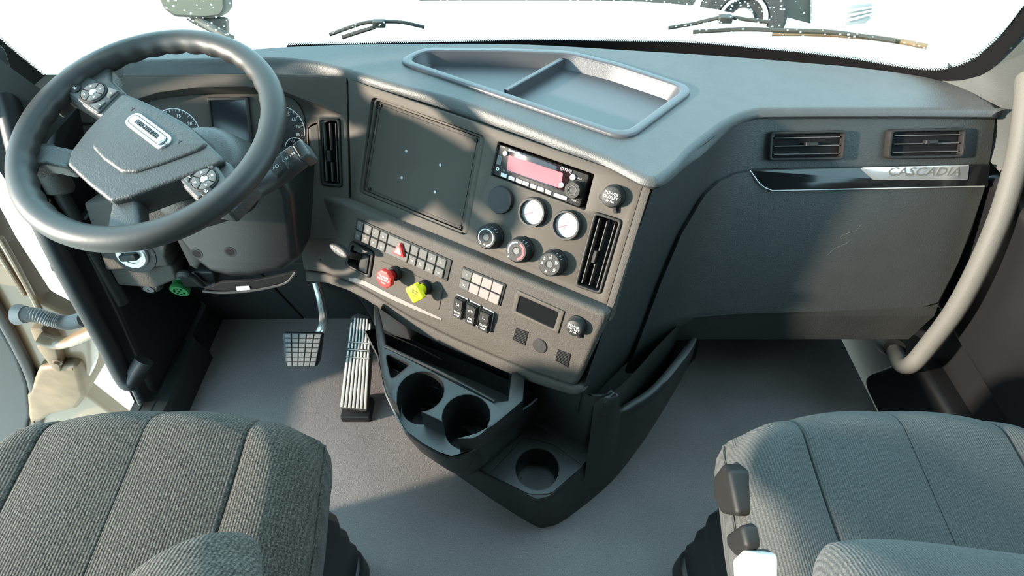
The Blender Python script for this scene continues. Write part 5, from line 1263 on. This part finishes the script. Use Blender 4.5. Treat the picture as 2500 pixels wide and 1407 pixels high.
def wiper(label, arm_px, blade_px, c=0.02):
    def P(x, y, k=0.0):
        r = ray(x, y).normalized(); p, n, i, d_ = WSB.ray_cast(EYEP, r); n = -n if n.dot(r) > 0 else n
        return p-n*(c+k)
    A = smooth([P(*q, 0.01) for q in arm_px], 4); B = smooth([P(*q) for q in blade_px], 4)
    t = thing('wiper', label, 'wiper', A[0], 'windshield wipers')
    mk('wiper_arm', tube(A, 0.0045, 8), 'dark_metal', t)
    mk('wiper_blade', tube(B, 0.0050, 8), 'dark_metal', t)
    m = P(*arm_px[len(arm_px)//2], 0.005)
    mk('arm_clip', box((m.x, m.y, m.z), 0.03, 0.02, 0.014), 'dark_metal', t)
wiper('dark wiper resting at the middle left of the windshield foot', [(806, 108), (850, 92), (888, 80), (925, 77), (980, 78), (1035, 90)], [(836, 107), (870, 96), (915, 82)])
wiper('dark wiper resting at the right of the windshield foot', [(1630, 92), (1690, 82), (1715, 76), (1768, 66), (1820, 72), (1872, 78)], [(1690, 94), (1800, 88), (1900, 90), (2020, 94), (2110, 106), (2180, 116)])
tag(mk('washer_hose', tube(smooth([on(WSB, x, y, -0.03) for x, y in ((1880, 106), (1980, 106), (2090, 113), (2180, 124), (2252, 138))], 5), 0.006, 8), 'tan_dirty'), 'thin hose curving along the right foot of the windshield', 'hose')
# hood mirror
def mirror():
    mp = att(470, 8, 2.05); F_ = axisframe(mp, (0.15, -1, 0.25))
    t = thing('hood_mirror', 'rounded hood mirror standing left of the hood', 'mirror', mp+V3((0, 0, -0.3)))
    l = F_.uvs([(385, -60), (388, 0), (398, 22), (425, 42), (500, 46), (540, 42), (551, 25), (550, -60)])
    mk('mirror_shell', slab(F_, rpoly(l, 0.03, 4), -0.09, 0.0, 0.012, 3), 'dark_metal', t)
    li = offs(ccw(l), 0.010); mk('mirror_glass', slab(F_, rpoly(li, 0.025, 4), 0.0, 0.002), 'mirror_glass', t)
    mk('mirror_arm', tube(smooth([F_.P(*F_.uv(470, 40, -0.06), -0.06), att(530, 75, 2.06), att(585, 105, 2.05), att(620, 125, 2.05)], 5), 0.014, 10), 'dark_metal', t)
    mk('arm_shadow_wedge', slab(F_, rpoly(F_.uvs([(440, 44), (552, 44), (556, 84), (520, 84)], -0.02), 0.01, 2), -0.05, -0.02, 0.008, 2), 'dark_metal', t)  # dark solid wedge standing in for the mount arm's shadow
mirror()
# neighbouring truck in front, right
t = thing('parked_truck', 'white truck parked ahead with a dark wheel and vented bumper', 'truck', (2.3, 5.2, -1.2))
FX = Fr((0, 4.9, 0), (1, 0, 0), (0, 0, 1), (0, -1, 0))
u, v = FX.uv(1812, 52)
FXw = axisframe(FX.P(u, v, 0), (-0.25, -1, 0.1))
mk('tyre', lathe(FXw, 0, 0, [(0.34, -0.30), (0.36, -0.26), (0.36, -0.04), (0.33, 0.0), (0.22, 0.0), (0.205, -0.05)], 48), 'tyre', t)
rm_ = mk('wheel_rim', lathe(FXw, 0, 0, [(0.21, -0.05), (0.205, 0.005), (0.185, 0.008), (0.17, -0.06), (0.10, -0.07), (0.09, -0.02), (0.0, -0.01)], 40), 'white_plastic', t)
for k in range(8):
    a = 2*math.pi*k/8; mk('rim_hole', lathe(FXw, 0.135*math.cos(a), 0.135*math.sin(a), [(0.02, -0.07), (0.02, -0.055)], 12), 'void', rm_)
mk('chassis', slab(FX, FX.uvs([(940, -60), (1050, 20), (1500, 14), (1680, 30), (1740, -60)], -0.2), -0.6, -0.2), 'dark_metal', t)
mk('underside_shade', slab(FX, FX.uvs([(1875, 30), (1995, 62), (1995, -60), (1900, -60)], -0.1), -0.5, -0.1), 'dark_metal', t)  # dark slab put in for the shadows around the truck frame
mk('bumper', slab(FX, rpoly(FX.uvs([(1990, -60), (1988, 82), (2050, 92), (2110, 84), (2160, 40), (2200, -20), (2210, -60)]), 0.05), -0.4, 0.02, 0.05, 4), 'white_paint', t)
vq = FX.uvs([(2072, 14), (2128, 8), (2132, 40), (2112, 58), (2062, 62)], 0.03)
vt = mk('bumper_vent', slab(FX, rpoly(vq, 0.02), 0.0, 0.03, 0.005, 2), 'conduit', t)
for k in range(3): mk('vent_bar', slab(FX, sub([vq[0], vq[1], vq[2], vq[4]], 0.05, 0.2+k*0.25, 0.95, 0.3+k*0.25), 0.02, 0.05, 0.005, 1), 'white_plastic', vt)
#MORE
